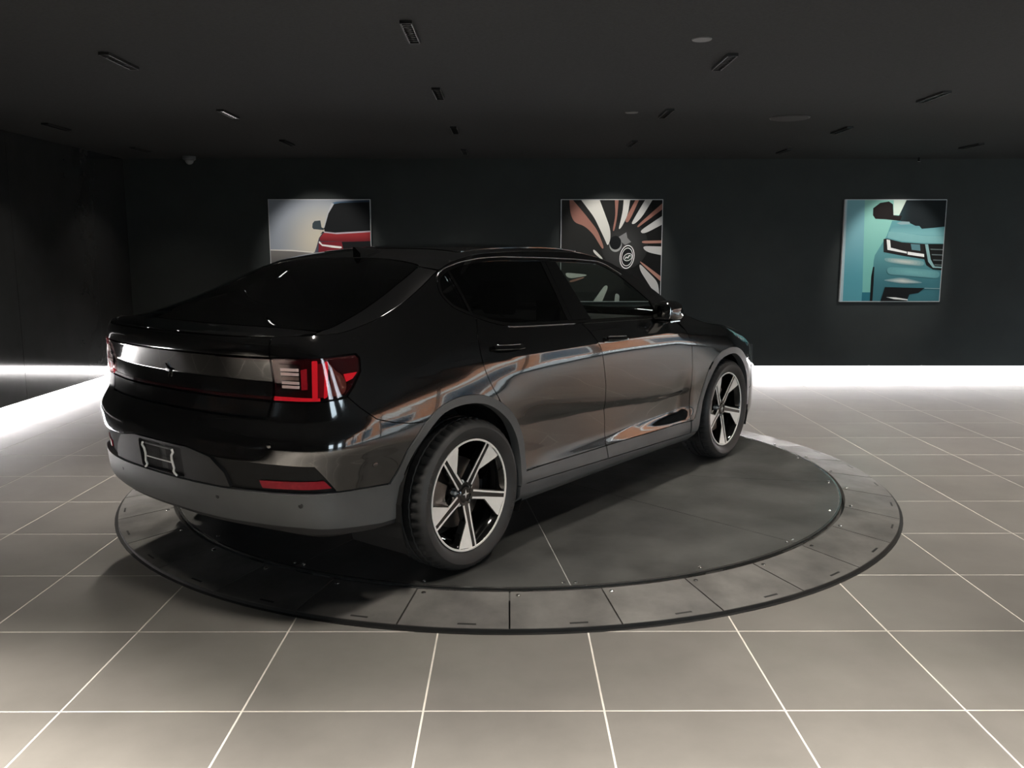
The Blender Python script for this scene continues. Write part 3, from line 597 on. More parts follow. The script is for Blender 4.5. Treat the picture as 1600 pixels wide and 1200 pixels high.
def panel(name, poly, mat, parent, fn=surf, du=.05, dv=.014, gap=.0025, depth=.014, off=0., mirror=True, holes=(), flip=None):
    """curved sheet-metal / glass piece: the outline is cut from a body surface, edges turned inwards. Returns [right, left]"""
    poly = inset(resample(poly, du, dv), gap); hs = [inset(resample(h, du, dv), -gap) for h in holes]
    P = np.array(poly); lo, hi = P.min(0), P.max(0)
    gu = np.arange(math.floor(lo[0]/du)*du, hi[0] + du, du); gv = np.arange(math.floor(lo[1]/dv)*dv, hi[1] + dv, dv)
    GU, GV = [g.ravel() for g in np.meshgrid(gu, gv)]
    sc = [(x/du, y/dv) for x, y in poly]; k = inside(sc, GU/du, GV/dv) & (edge_dist(sc, GU/du, GV/dv) > .45)
    for h in hs:
        sh = [(x/du, y/dv) for x, y in h]; k &= ~inside(sh, GU/du, GV/dv) & (edge_dist(sh, GU/du, GV/dv) > .45)
    pts = list(poly); edges = [(i, (i+1) % len(poly)) for i in range(len(poly))]
    for h in hs: n0 = len(pts); pts += h; edges += [(n0+i, n0+(i+1) % len(h)) for i in range(len(h))]
    pts += list(zip(GU[k], GV[k]))
    vo, eo, fo, *_ = delaunay_2d_cdt([Vector((x/du, y/dv)) for x, y in pts], edges, [], 0, 1e-6)
    U = np.array([v.x*du for v in vo]); W = np.array([v.y*dv for v in vo])
    F = []
    cx = np.array([np.mean([U[i] for i in f]) for f in fo]); cy = np.array([np.mean([W[i] for i in f]) for f in fo])
    keep = inside(poly, cx, cy)
    for h in hs: keep &= ~inside(h, cx, cy)
    for f, kk in zip(fo, keep):
        if kk: F.append(list(f))
    V = fn(U, W, off); N = nrm(fn, U, W, off)
    # outward orientation: away from the car's core
    core = np.stack([np.clip(V[:, 0], -.3, 3.0), 0*U, 0*U + .62], 1) if fn is surf else np.stack([V[:, 0], V[:, 1], V[:, 2] - 1], 1)
    sg = np.sign(((V - core) * N).sum(1)); sg = 1. if (sg.sum() >= 0) else -1.; N = N * sg
    fa_ = np.array([f[:3] for f in F]); fnv = np.cross(V[fa_[:, 1]] - V[fa_[:, 0]], V[fa_[:, 2]] - V[fa_[:, 0]]); dt = (fnv * N[fa_[:, 0]]).sum(1); tot = dt.sum()
    F = [f[::-1] if (d < 0 if abs(d) > 1e-9 else tot < 0) else f for f, d in zip(F, dt)]
    cnt = {}
    for f in F:
        for i in range(len(f)): cnt[(f[i], f[(i+1) % len(f)])] = 1
    nv = len(V); be = [e for e in cnt if (e[1], e[0]) not in cnt]; VV = [tuple(v) for v in V]; NN = [tuple(n) for n in N]; mp = {}
    if depth:
        for a, b in be:
            for i in (a, b):
                if i not in mp:
                    mp[i] = len(VV); VV += [tuple(V[i]), tuple(V[i] - N[i]*depth)]; NN += [(0, 0, 0), (0, 0, 0)]
            F.append([b, a, mp[a], mp[b]]) if False else F.append([mp[b], mp[a], mp[a] + 1, mp[b] + 1])
    res = []
    for s in ((1, -1) if mirror else (1,)):
        vv = VV if s == 1 else [(x, -y, z) for x, y, z in VV]; nn = NN if s == 1 else [(x, -y, z) for x, y, z in NN]; ff = F if s == 1 else [f[::-1] for f in F]
        o = mesh(name, vv, ff, mat, parent if not isinstance(parent, (list, tuple)) else parent[0 if s == 1 else 1], smooth=True)
        o.data.normals_split_custom_set_from_vertices(nn); res.append(o)
    return res

# ------------------------------------------------------------------ car materials
M_paint = pm('black_car_paint', (.0035, .0036, .0038), .10, ior=1.75, coat=1, coat_rough=.01, noise=(400, .2))
M_glossb = pm('gloss_black_trim', (.004, .004, .004), .06, ior=1.6, coat=1, noise=(30, .1))
M_clad = pm('grey_plastic_cladding', (.086, .090, .092), .50, noise=(6, .08), bump=(900, .12, .0008))
M_clad2 = pm('black_grained_plastic', (.016, .016, .0165), .62, noise=(6, .08), bump=(900, .15, .0008))
M_tyre = pm('tyre_rubber', (.030, .030, .030), .55, noise=(14, .15)); M_rimb = pm('gloss_black_wheel', (.005, .005, .005), .10, coat=1, noise=(20, .1))
M_mach = pm('machined_alloy', (.93, .91, .87), .36, ior=1.6, noise=(30, .04)); M_brake = pm('brake_steel', (.22, .21, .20), .35, metal=1, noise=(40, .1))
M_gtint = glass('privacy_glass', (.035, .038, .038), 1.55); M_gside = glass('front_side_glass', (.66, .74, .70), 1.5); M_gfront = glass('windscreen_glass', (.74, .80, .77), 1.5)
M_int = pm('dark_interior_fabric', (.018, .018, .019), .8, noise=(40, .15)); M_under = pm('underbody_black', (.004, .004, .004), .8, noise=(10, .1))
M_chrome = pm('bright_trim', (.55, .55, .55), .15, metal=1, noise=(20, .03))
M_tlred = pm('tail_lamp_red', (.30, .010, .015), .08, coat=1, emit=(1, .02, .04), estr=.30, noise=(30, .1)); M_tldark = pm('tail_lamp_smoke', (.022, .004, .005), .06, coat=1, noise=(30, .1))
M_refl = pm('red_reflector', (.34, .010, .024), .35, ior=1.25, noise=(60, .15)); M_clear = pm('clear_lamp_bars', (.80, .80, .78), .25, noise=(30, .05))

car = empty('car', (-.8813, 4.3154, TT), R(51.7)); tag(car, 'glossy black electric fastback car parked on the round turntable', 'car')

# ------------------------------------------------------------------ outlines on the side surface (a = distance along the side from the rear axle, z = height)
ARCH_O = spl([(-.474,.498),(-.433,.559),(-.4,.632),(-.352,.692),(-.298,.743),(-.231,.783),(-.163,.806),(-.075,.819),(.033,.811),(.121,.786),(.202,.745),(.283,.685),(.344,.612),(.384,.523),(.392,.43),(.392,.386)], 3)
ARCH_I = spl([(-.425,.40),(-.422,.463),(-.397,.564),(-.346,.649),(-.278,.713),(-.197,.763),(-.095,.781),(.013,.776),(.101,.753),(.182,.708),(.263,.642),(.320,.559),(.347,.46),(.345,.369),(.340,.283)], 3)
FAR_O = spl([(2.205,.365),(2.27,.463),(2.331,.579),(2.405,.692),(2.507,.753),(2.615,.783),(2.736,.790),(2.865,.767),(2.973,.709),(3.047,.628),(3.085,.546),(3.10,.45)], 3)
FAR_I = spl([(2.245,.27),(2.262,.349),(2.30,.435),(2.356,.541),(2.435,.642),(2.53,.715),(2.648,.742),(2.77,.742),(2.885,.696),(2.98,.617),(3.03,.531),(3.05,.43),(3.05,.33)], 3)
DLO = rnd([(-.010,1.300),(.030,1.343),(.101,1.368),(.222,1.394),(.36,1.410),(.533,1.416),(.912,1.408),(1.202,1.398),(1.40,1.386),(1.475,1.366),(1.587,1.312),(1.696,1.235),(1.81,1.150),(1.895,1.080),(1.93,1.040),(1.783,1.045),(.871,1.071),(.40,1.088),(.324,1.094),(.222,1.117),(.101,1.157),(.012,1.195),(-.026,1.250)], .03, 3)
def zline(pts): a = [p[0] for p in pts]; b = [p[1] for p in pts]; return lambda x: float(np.interp(x, a, b))
door_gap = [(.955,1.067),(1.045,.932),(1.115,.72),(1.150,.516),(1.150,.378)]        # between rear and front door, top to bottom
rdoor_back = spl([(.140,1.142),(.095,1.06),(.085,.96),(.115,.86),(.185,.757)], 4)    # rear edge of the rear door
fdoor_front = [(1.945,1.030),(2.06,.955),(2.118,.86),(2.146,.71),(2.148,.362)]
zdb = zline([(.39,.386),(1.15,.373),(2.2,.358)])                                      # lower edge of the painted doors
zs2 = zline([(.37,.326),(1.15,.302),(2.25,.276)])                                     # lower edge of the door cladding

# rear quarter: behind the rear door, round the side glass, along the roof rail and down the windscreen pillar
aq = np.linspace(-.66, 2.02, 60)
seam = [(-.30,.742),(-.393,.748),(-.47,.762),(-.555,.788),(-.62,.838),(-.672,.887)]  # bumper to quarter
arch_q = [p for p in ARCH_O if p[0] >= -.305 and p[0] <= .19 and p[1] > .73]
dlo_rev = DLO[::-1]
def dlo_between(i0, i1):
    out = []; i = i0
    while True:
        out.append(DLO[i % len(DLO)])
        if i % len(DLO) == i1 % len(DLO): break
        i += 1
    return out
ib = min(range(len(DLO)), key=lambda i: math.hypot(DLO[i][0]-.14, DLO[i][1]-1.142))   # where the rear door meets the glass line
iff = min(range(len(DLO)), key=lambda i: math.hypot(DLO[i][0]-1.93, DLO[i][1]-1.042))
upper = dlo_between(ib, iff)                                                           # round the back, over the top, to the mirror corner
quarter = rdoor_back[1:][::-1]
quarter = [(-.672,.887)] + seam[::-1][1:] + arch_q + rdoor_back[::-1][1:-1] + upper + [(2.0,1.075)] + [(float(x), float(zb(x))) for x in np.linspace(2.03, -.66, 70)] + [(-.80, float(zb(-.80))), (-1.022, float(zb(-1.022))), (-1.026,1.042),(-.60,1.047),(-.585,1.03),(-.594,.978),(-.640,.920)]
body = panel('quarter_panel', quarter, M_paint, car, gap=.0015)
# rear door
rd = rdoor_back + [(x, z) for x, z in [p for p in ARCH_O if p[0] > .19]] + [(a, zdb(a)) for a in np.linspace(.40, 1.148, 12)] + door_gap[::-1] + [p for p in DLO[::-1] if .14 < p[0] < .95 and p[1] < 1.15][::-1]
bl = sorted([p for p in DLO if .15 < p[0] < .95 and p[1] < 1.15], key=lambda p: -p[0])
rd = rdoor_back + [p for p in ARCH_O if p[0] > .19] + [(a, zdb(a)) for a in np.linspace(.42, 1.145, 12)] + door_gap[::-1] + bl
rdoor = panel('rear_door', rd, M_paint, car)
# front door
bl2 = sorted([p for p in DLO if .96 < p[0] < 1.92 and p[1] < 1.075], key=lambda p: -p[0])
fd = door_gap + [(a, zdb(a)) for a in np.linspace(1.16, 2.14, 14)] + fdoor_front[::-1] + bl2
fdoor = panel('front_door', fd, M_paint, car)
# front wing
ft = [(float(x), float(zb(x))) for x in np.linspace(3.22, 2.03, 34)]
wing = fdoor_front[1:] + [p for p in FAR_O if p[1] < .80] + [(3.16,.46),(3.16,.60),(3.10,.70),(3.18,.79)] + ft + [(1.985,1.06)]
panel('front_wing', wing, M_paint, car)
# cladding: doors, sills, arches
dc = [(a, zdb(a)) for a in np.linspace(.395, 1.148, 10)] + [(1.150, zs2(1.15)), (.36, zs2(.36)), (.392,.36)]
panel('door_cladding', dc, M_clad, rdoor, off=.002)
dc = [(a, zdb(a)) for a in np.linspace(1.152, 2.148, 12)] + [(2.150, zs2(2.15)), (1.152, zs2(1.152))]
panel('door_cladding', dc, M_clad, fdoor, off=.002)
sill = [(.338,.322)] + [(a, zs2(a)) for a in np.linspace(.36, 2.23, 16)] + [(2.245,.272), (2.245,.21), (.338,.21)]
panel('sill', sill, M_clad, car, off=.002, depth=.03)
ra = ARCH_O + [(.392,.33),(.345,.322)] + ARCH_I[::-1][1:-1] + [(-.425,.40)]
ra = ARCH_O + [(.388,.328),(.362,.322),(.338,.318)] + [p for p in ARCH_I[::-1] if p[1] > .325 and p[0] > -.41] + [(-.400,.52),(-.412,.498)]
panel('wheel_arch_trim', ra, M_clad, car, off=.006, depth=.045, du=.03, gap=.0005)
fa = FAR_O + [(3.09,.34),(3.05,.34)] + [p for p in FAR_I[::-1] if p[1] > .275 and p[1] < .80][2:] + [(2.242,.275),(2.20,.279),(2.155,.280),(2.155,.356)]
panel('wheel_arch_trim', fa, M_clad, car, off=.006, depth=.045, du=.03, gap=.0005)

# side glass, its black frame, and pillars
ring_in = inset(DLO, .017)
trim = panel('window_trim', DLO, M_glossb, car, gap=.001, off=.002, depth=.006, holes=[ring_in], du=.03)
# thin bright line on the outer frame
top_of = lambda x: max(p[1] for p in ring_in if abs(p[0]-x) < .05)
def clip_poly(poly, a0, a1):
    """part of a polygon between two slanted lines a=a0(z) and a=a1(z)"""
    def cut(P, f, keep):
        out = []
        for i in range(len(P)):
            p, q = P[i], P[(i+1) % len(P)]; dp, dq = keep*(p[0]-f(p[1])), keep*(q[0]-f(q[1]))
            if dp >= 0: out.append(p)
            if (dp >= 0) != (dq >= 0): t = dp/(dp-dq); out.append((p[0]+(q[0]-p[0])*t, p[1]+(q[1]-p[1])*t))
        return out
    return cut(cut(poly, a0, 1), a1, -1)
Lq = lambda z: .110 + (1.34 - z) * .03; Lb0 = lambda z: .845 - (z - 1.23) * .02; Lb1 = lambda z: 1.000 + (1.33 - z) * .28; La = lambda z: 1.800 - (z - 1.10) * .25
inf = lambda z: 9; minf = lambda z: -9
panel('quarter_window', clip_poly(ring_in, minf, lambda z: Lq(z) - .006), M_gtint, car, off=-.001, depth=.003, gap=0, du=.03)
panel('window_divider', clip_poly(ring_in, lambda z: Lq(z) - .006, lambda z: Lq(z) + .012), M_glossb, rdoor, off=.001, depth=.01, gap=0)
panel('window_pane', clip_poly(ring_in, lambda z: Lq(z) + .012, Lb0), M_gtint, rdoor, off=-.001, depth=.003, gap=0, du=.03)
panel('pillar_trim', clip_poly(ring_in, Lb0, lambda z: Lb0(z) + .045), M_glossb, rdoor, off=.001, depth=.01, gap=.001)
panel('pillar_trim', clip_poly(ring_in, lambda z: Lb0(z) + .045, Lb1), M_glossb, fdoor, off=.001, depth=.01, gap=.001)
panel('window_pane', clip_poly(ring_in, Lb1, La), M_gside, fdoor, off=-.001, depth=.003, gap=0, du=.03)
panel('mirror_base', clip_poly(ring_in, La, inf), M_glossb, fdoor, off=.001, depth=.01, gap=0)
# bright edge line along the top of the side glass
for s in (1, -1):
    up = [p for p in DLO if p[1] > 1.30 and -.02 < p[0] < 1.62]; P = surf([p[0] for p in up], [p[1] + .002 for p in up], .005)
    MB().tube([(x, s*y, z) for x, y, z in P], .0022, 6).build('window_top_trim', M_chrome, trim[0 if s == 1 else 1], smooth=True)
    lo_ = sorted([p for p in DLO if p[1] < 1.10 and .33 < p[0] < 1.75]); P = surf([p[0] for p in lo_], [p[1] - .001 for p in lo_], .004)
    MB().tube([(x, s*y, z) for x, y, z in P], .002, 6).build('window_sill_trim', M_chrome, trim[0 if s == 1 else 1], smooth=True)

# door handles: a flush grip over a hollow
def handle(door, a, z0, z1, L=.21):
    d = rnd([(a - .02, z0 - .030), (a + L + .02, z1 - .030), (a + L + .02, z1 + .012), (a - .02, z0 + .012)], .018)
    panel('handle_recess', d, M_glossb, door, off=.0008, depth=.002, du=.02, dv=.01, gap=0)
    for s in (1, -1):
        V = []; n = 12; F = []
        for k in range(n + 1):
            t = k / n; aa = a + L*t; zz = z0 + (z1 - z0)*t; b = .034 * math.sin(math.pi * min(max(t, .06), .94)) ** .5
            ring = []
            for (dz, do) in ((.011, b), (.006, b + .007), (-.006, b + .007), (-.011, b), (-.008, b - .006), (.008, b - .006)):
                p = surf(aa, zz + dz, do)[0]; ring.append((p[0], s*p[1], p[2]))
            V += ring
        for k in range(n):
            for j in range(6): F.append((k*6+j, k*6+(j+1) % 6, (k+1)*6+(j+1) % 6, (k+1)*6+j))
        F += [tuple(range(6)), tuple(range(n*6, n*6+6))]
        P = [surf(a + L*t, z0 + (z1 - z0)*t + .012, .030 * math.sin(math.pi*t) ** .5 + .003)[0] for t in np.linspace(.08, .92, 10)]
        MB().tube([(p[0], s*p[1], p[2]) for p in P], .0022, 6).build('handle_highlight', M_chrome, door[0 if s == 1 else 1], smooth=True)  # added strip, imitates the highlight along the handle's top edge
        MB().add(V, F).build('door_handle', M_paint, door[0 if s == 1 else 1], angle=50)
handle(rdoor, .165, 1.008, .998); handle(fdoor, 1.105, .978, .966)

# ------------------------------------------------------------------ tail
def sym(right):
    """outline given from the rear centre outwards on the right; mirrored about the rear centre"""
    return right + [(2*AR - a, z) for a, z in right[::-1]]
bump = [p for p in ARCH_O if p[0] < -.298]
rb = sym([(-1.676,.796)][:0] + [(-1.05,.796),(-1.036,.866),(-.85,.868),(-.70,.880),(-.672,.887)] + seam[::-1][1:] + bump[::-1][1:] + [(-.48,.502),(-.738,.517),(-.832,.626),(-1.319,.634),(-1.46,.657)])
# order: start at top right, go out, down the arch, back along the lower edge, then the left side mirrored
rbump = panel('rear_bumper', rb, M_paint, car, mirror=False, du=.03)[0]
cp = sym([(-1.323,.630),(-1.251,.574),(-1.226,.512)])
plate_hole = rnd([(AR - .170,.648),(AR - .170,.492),(AR + .170,.492),(AR + .170,.648)], .012)
cen = sym([(-1.323,.630),(-1.251,.574),(-1.226,.512)])
low = panel('bumper_centre', [(2*AR - a, z) for a, z in [(-1.46,.655),(-1.323,.632),(-1.251,.574),(-1.226,.512)]] + [(-1.226,.512),(-1.251,.574),(-1.323,.632),(-1.46,.655)], M_clad2, rbump, mirror=False, du=.03, off=-.004, depth=.02, holes=[rnd([(AR - .165,.640),(AR - .165,.520),(AR + .165,.520),(AR + .165,.640)], .01)])[0]
panel('plate_recess', rnd([(AR - .175,.650),(AR - .175,.505),(AR + .175,.505),(AR + .175,.650)], .01), M_clad2, rbump, mirror=False, off=-.022, depth=0, du=.03)
pocket = panel('bumper_pocket', [(-1.316,.626),(-1.246,.572),(-1.222,.514),(-.742,.519),(-.836,.624)], M_glossb, rbump, off=-.022, depth=.02, du=.03)
panel('rear_reflector', [(-1.089,.560),(-.795,.567),(-.752,.530),(-1.075,.524)], M_refl, pocket, off=-.014, depth=.012, du=.03, dv=.01)
# lower bumper: grey plastic
lowb = sym([(-.402,.512),(-.48,.500),(-.738,.514),(-1.226,.510),(-1.45,.512)][::-1][:0] + [(-1.226,.510),(-.738,.514),(-.48,.499),(-.415,.505),(-.420,.44),(-.425,.345),(-.51,.340),(-.75,.366),(-.90,.376),(-1.3,.370)])
rbl = panel('lower_bumper', lowb, M_clad, rbump, mirror=False, du=.03, off=.004, depth=.03, gap=.001)[0]
lb2 = sym([(-1.3,.371),(-.90,.377),(-.75,.367),(-.51,.341),(-.43,.345),(-.43,.325),(-.55,.322),(-.8,.345),(-1.3,.347)])
panel('diffuser', lb2, M_clad2, rbump, mirror=False, du=.03, off=.0, depth=.05, gap=.0005)
# parking sensors
for a, z in ((-1.30,.47),(-.90,.47),(-.56,.60),(-1.02,.705),(2*AR+1.30,.47)):
    p = surf(a, z, .003)[0]; p2 = surf(a, z, .0055)[0]; d = Vector(p2 - p).normalized()
    o = MB().lathe([(.011, -.006), (.011, .0005), (.009, .0012)], 18).build('parking_sensor', M_clad2 if z < .5 else M_glossb, rbump, angle=40); o.location = p; o.rotation_euler = d.to_track_quat('Z', 'Y').to_euler()
# plate bracket
for s in (-1, 1):
    P = [(s*.115,.632),(s*.122,.62),(s*.108,.606),(s*.104,.585),(s*.108,.566),(s*.112,.55),(s*.104,.536),(s*.112,.526),(s*.126,.520)]
    pts = [tuple(surf(AR + u, z, .004)[0]) for u, z in P]; MB().tube(pts, .005, 8).build('plate_bracket', M_clear, rbump, smooth=True)
pts = [tuple(surf(AR + u, .572 , .002)[0]) for u in np.linspace(-.105, .105, 8)]; MB().tube(pts, .003, 6).build('plate_bracket', M_clear, rbump, smooth=True)
pts = [tuple(surf(AR + u, .630 , -.004)[0]) for u in np.linspace(-.105, .105, 8)]; MB().tube(pts, .005, 6).build('plate_bracket', M_clad, rbump, smooth=True)

tg = panel('tailgate', sym([(AR + .3,.800),(-1.062,.800),(-1.040,.866),(AR + .3,.866)]), M_paint, car, mirror=False, du=.03)[0]
panel('light_bar_panel', sym([(AR + .3,.872),(-1.036,.872),(-1.030,1.036),(AR + .3,1.036)]), M_glossb, tg, mirror=False, du=.03, dv=.010, off=-.002, gap=.001)
panel('light_bar', sym([(AR + .3,.872),(-1.037,.872),(-1.036,.884),(AR + .3,.884)]), M_tldark, tg, mirror=False, du=.03, dv=.006, off=.001, gap=.0005, depth=.006)
panel('light_bar', [(-1.31,1.030),(-1.030,1.020),(-1.030,1.034),(-1.31,1.034)], M_tldark, tg, du=.03, dv=.006, off=.001, gap=.0005, depth=.006)
zl = lambda a: float(zb(a))
panel('tail_spoiler', sym([(AR + .3, 1.041),(-1.030,1.041),(-1.026, zl(-1.026) - .002)] + [(float(a), zl(a) - .002) for a in np.linspace(-1.05, AR + .3, 8)]), M_paint, tg, mirror=False, du=.03)
# emblem: four-point star
for k in range(2):
    pts = [(0,.030),(.007,.006),(.030,0),(.007,-.006),(0,-.030),(-.007,-.006),(-.030,0),(-.007,.006)]
    if k: continue
    V = []
    for off in (.001, .007): V += [tuple(surf(AR + u, .948 + v, off)[0]) for u, v in pts]
    MB().add(V, [tuple(range(8)), tuple(range(8, 16))] + [(i, (i+1) % 8, 8+(i+1) % 8, 8+i) for i in range(8)]).build('star_emblem', pm('dark_chrome', (.10, .10, .10), .12, metal=1, noise=(10, .05)), tg)
# tail lamps
TLP = [(-1.028,.872),(-1.026,1.038),(-.604,1.043),(-.590,1.028),(-.600,.978),(-.645,.922),(-.679,.893),(-.72,.880),(-.85,.872)]
lamp = panel('tail_lamp', TLP, M_tldark, car, du=.02, dv=.008, off=-.004, gap=.002)
panel('lamp_element', rnd([(-.838,.885),(-.836,1.031),(-.808,1.031),(-.812,.885)], .006), M_tlred, lamp, du=.01, dv=.01, off=.003, gap=0, depth=.005)
panel('lamp_element', rnd([(-.783,.886),(-.768,1.028),(-.752,1.028),(-.764,.892)], .006), M_tlred, lamp, du=.01, dv=.01, off=.006, gap=0, depth=.008)
panel('lamp_element', [(-.81,.89),(-.81,1.02),(-.77,1.02),(-.775,.89)], pm('tail_lamp_mid_red', (.10, .006, .009), .10, coat=1, emit=(1, .02, .04), estr=.03, noise=(30, .1)), lamp, du=.01, dv=.01, off=.002, gap=0, depth=.004)
panel('lamp_element', [(-1.026,.872),(-1.024,.888),(-.80,.888),(-.80,.876)], M_tlred, lamp, du=.02, dv=.006, off=.002, gap=0, depth=.004)
panel('lamp_lens', spl([(-.742,1.018),(-.715,.990),(-.685,.968),(-.672,.935),(-.690,.900),(-.745,.892)], 4), pm('amber_red_lens', (.085, .022, .017), .12, coat=1, noise=(30, .1)), lamp, du=.02, dv=.01, off=.001, gap=0, depth=.004)
panel('lamp_lens', [(-.680,.975),(-.615,.978),(-.640,.955),(-.672,.945)], M_tlred, lamp, du=.02, dv=.01, off=.003, gap=0, depth=.004)
panel('lamp_lens', [(-.893,.918),(-.893,.995),(-.862,1.000),(-.862,.920)], M_refl, lamp, du=.02, dv=.01, off=.001, gap=0, depth=.004)
panel('lamp_cover', inset(TLP, .003), glass('lamp_cover', (.92, .80, .80), 1.5), lamp, du=.02, dv=.008, off=.010, gap=.002, depth=.012)
hs = panel('lamp_housing', rnd([(-1.000,.908),(-1.000,1.016),(-.897,1.016),(-.897,.912)], .012), M_glossb, lamp, du=.02, dv=.01, off=.001, gap=0, depth=.004)
for zz in (.995, .978, .944, .928):
    panel('lamp_bar', [(-.985,zz-.0055),(-.985,zz+.0055),(-.903,zz+.0055),(-.903,zz-.0055)], M_clear, lamp, du=.02, dv=.006, off=.004, gap=0, depth=.004)
panel('lamp_bar', [(-.985,.955),(-.985,.968),(-.903,.968),(-.903,.955)], M_brake, lamp, du=.02, dv=.006, off=.003, gap=0, depth=.004)

# ------------------------------------------------------------------ nose (mostly out of view)
fbp = [(3.165,.795),(3.105,.70),(3.163,.60),(3.163,.46),(3.10,.34),(3.10,.22)]
def symf(right): return right + [(2*AF - a, z) for a, z in right[::-1]]
fb = panel('front_bumper', symf([(3.26,.66),(3.16,.62),(3.165,.46),(3.10,.45),(3.055,.33),(3.12,.23),(3.5,.20)][:0] + [(AF-.35,.705),(3.55,.66),(3.26,.64),(3.168,.60),(3.168,.46),(3.105,.45),(3.098,.34),(3.12,.23),(3.6,.205)]), M_paint, car, mirror=False, du=.04)[0]
panel('grille', symf([(AF - .3,.70),(AF - .42,.60),(AF - .3,.52)]), M_glossb, fb, mirror=False, du=.04, off=.004)
panel('head_lamp', [(3.175,.615),(3.115,.70),(3.19,.785),(3.45,.755),(AF - .36,.715),(3.55,.67),(3.27,.648)], pm('head_lamp_lens', (.10, .12, .12), .06, coat=1, noise=(10, .05)), car, du=.03)
panel('nose_panel', symf([(AF - .34,.715),(3.46,.762),(3.55, zl(3.55) - .003),(AF - .2, zl(AF-.2) - .003)]), M_paint, car, mirror=False, du=.04)

# ------------------------------------------------------------------ upper surfaces
def symy(r): return r + [(x, -y) for x, y in r[::-1]]
ybx = lambda x: float(np.interp(x, TBX, TBY))
deckp = [(XTAIL + .004, .02)] + [(x, ybx(x) - .003) for x in (-.925, -.91, -.89, -.86, -.82, -.78)] 
glass_side = spl([(-.655,.700),(-.50,.672),(-.31,.640),(-.1,.590),(.045,.548)], 4)
tgt = [p for p in deckp] + [(-.74, ybx(-.74) - .05), (-.70, .722), (-.68,.700), (-.70,.55), (-.725,.3), (-.735,.0)]
panel('tailgate_top', symy(tgt), M_paint, tg, fn=top, du=.03, dv=.04, mirror=False, depth=.01)
rg = [(-.735,0.),(-.725,.3),(-.70,.55),(-.675,.690)] + glass_side[1:] + [(.075,.50),(.115,.25),(.125,0.)]
panel('rear_window', symy(rg), M_gtint, tg, fn=top, du=.03, dv=.04, mirror=False, depth=.008, off=.001)
frame = symy(inset_in := [(-.70,.0),(-.69,.3),(-.665,.52),(-.625,.630)] + [(x + .0, y - .045) for x, y in glass_side[2:-1]] + [(.015,.485),(.05,.25),(.06,0.)])
# C-pillar tops and roof
side_strip = [(-.70,.724)] + [(x, ybx(x) - .001) for x in np.linspace(-.74, .05, 16)] + [(.05,.552)] + glass_side[::-1][1:]
panel('roof_side', [(x, -y) for x, y in side_strip], M_paint, car, fn=top, du=.03, dv=.03, gap=.002)
rf = [(.131,0.),(.121,.25),(.081,.50),(.053,.556)] + [(x, ybx(x) - .001) for x in np.linspace(.06, 1.62, 22)] + [(1.66,.50),(1.72,.25),(1.74,0.)]
roof = panel('roof', symy(rf), M_paint, car, fn=top, du=.04, dv=.05, mirror=False, depth=.01)[0]
panel('roof_glass', symy([(.42,0.),(.40,.3),(.36,.50),(.40,.53),(1.45,.50),(1.50,.30),(1.54,0.)]), M_glossb, roof, fn=top, du=.04, dv=.05, mirror=False, depth=.004, off=.0025)
ws = [(1.746,0.),(1.726,.25),(1.666,.50)] + [(x, ybx(x) - .003) for x in np.linspace(1.68, 2.22, 10)] + [(2.36,.60),(2.46,.3),(2.49,0.)]
panel('windscreen', symy(ws), M_gfront, car, fn=top, du=.04, dv=.05, mirror=False, depth=.006)
hd = [(2.495,0.),(2.465,.3),(2.365,.605),(2.23, ybx(2.23) - .004)] + [(x, ybx(x) - .004) for x in np.linspace(2.26, 3.48, 20)] + [(3.53,.35),(3.56,.15),(3.57,0.)]
panel('bonnet', symy(hd), M_paint, car, fn=top, du=.04, dv=.05, mirror=False)
# shark fin aerial
V = []; n = 10; F = []
for k in range(n + 1):
    t = k / n; x = .16 + .17*t; zt = float(top(x, 0)[0, 2]); h = .046 * (1 - t)**.75 + .002; wd = .026 * (1 - .7*t) 
    x2 = x + (0 if k else 0); V += [(x - .02*(1-t), -wd*.25, zt + h), (x - .02*(1-t), wd*.25, zt + h), (x, wd, zt + h*.35), (x, wd*1.1, zt - .005), (x, -wd*1.1, zt - .005), (x, -wd, zt + h*.35)]
for k in range(n):
    for j in range(6): F.append((k*6+j, k*6+(j+1) % 6, (k+1)*6+(j+1) % 6, (k+1)*6+j))
F += [tuple(range(6)), tuple(range(n*6, n*6+6))]
MB().add(V, F).build('roof_aerial', M_paint, roof, angle=60)
# rear wiper-less glass line: bright seal along the top of the rear window
for nm, pl in (('rear_window_seal', [(x + .004, y) for x, y in [(.045,.548),(.075,.50),(.115,.25),(.125,0.)]]),):
    P = spl(pl + [(x, -y) for x, y in pl[::-1][1:]], 6); T3 = top([p[0] for p in P], [p[1] for p in P], .001)
    MB().tube([tuple(p) for p in T3], .002, 6).build(nm, M_chrome, roof, smooth=True)

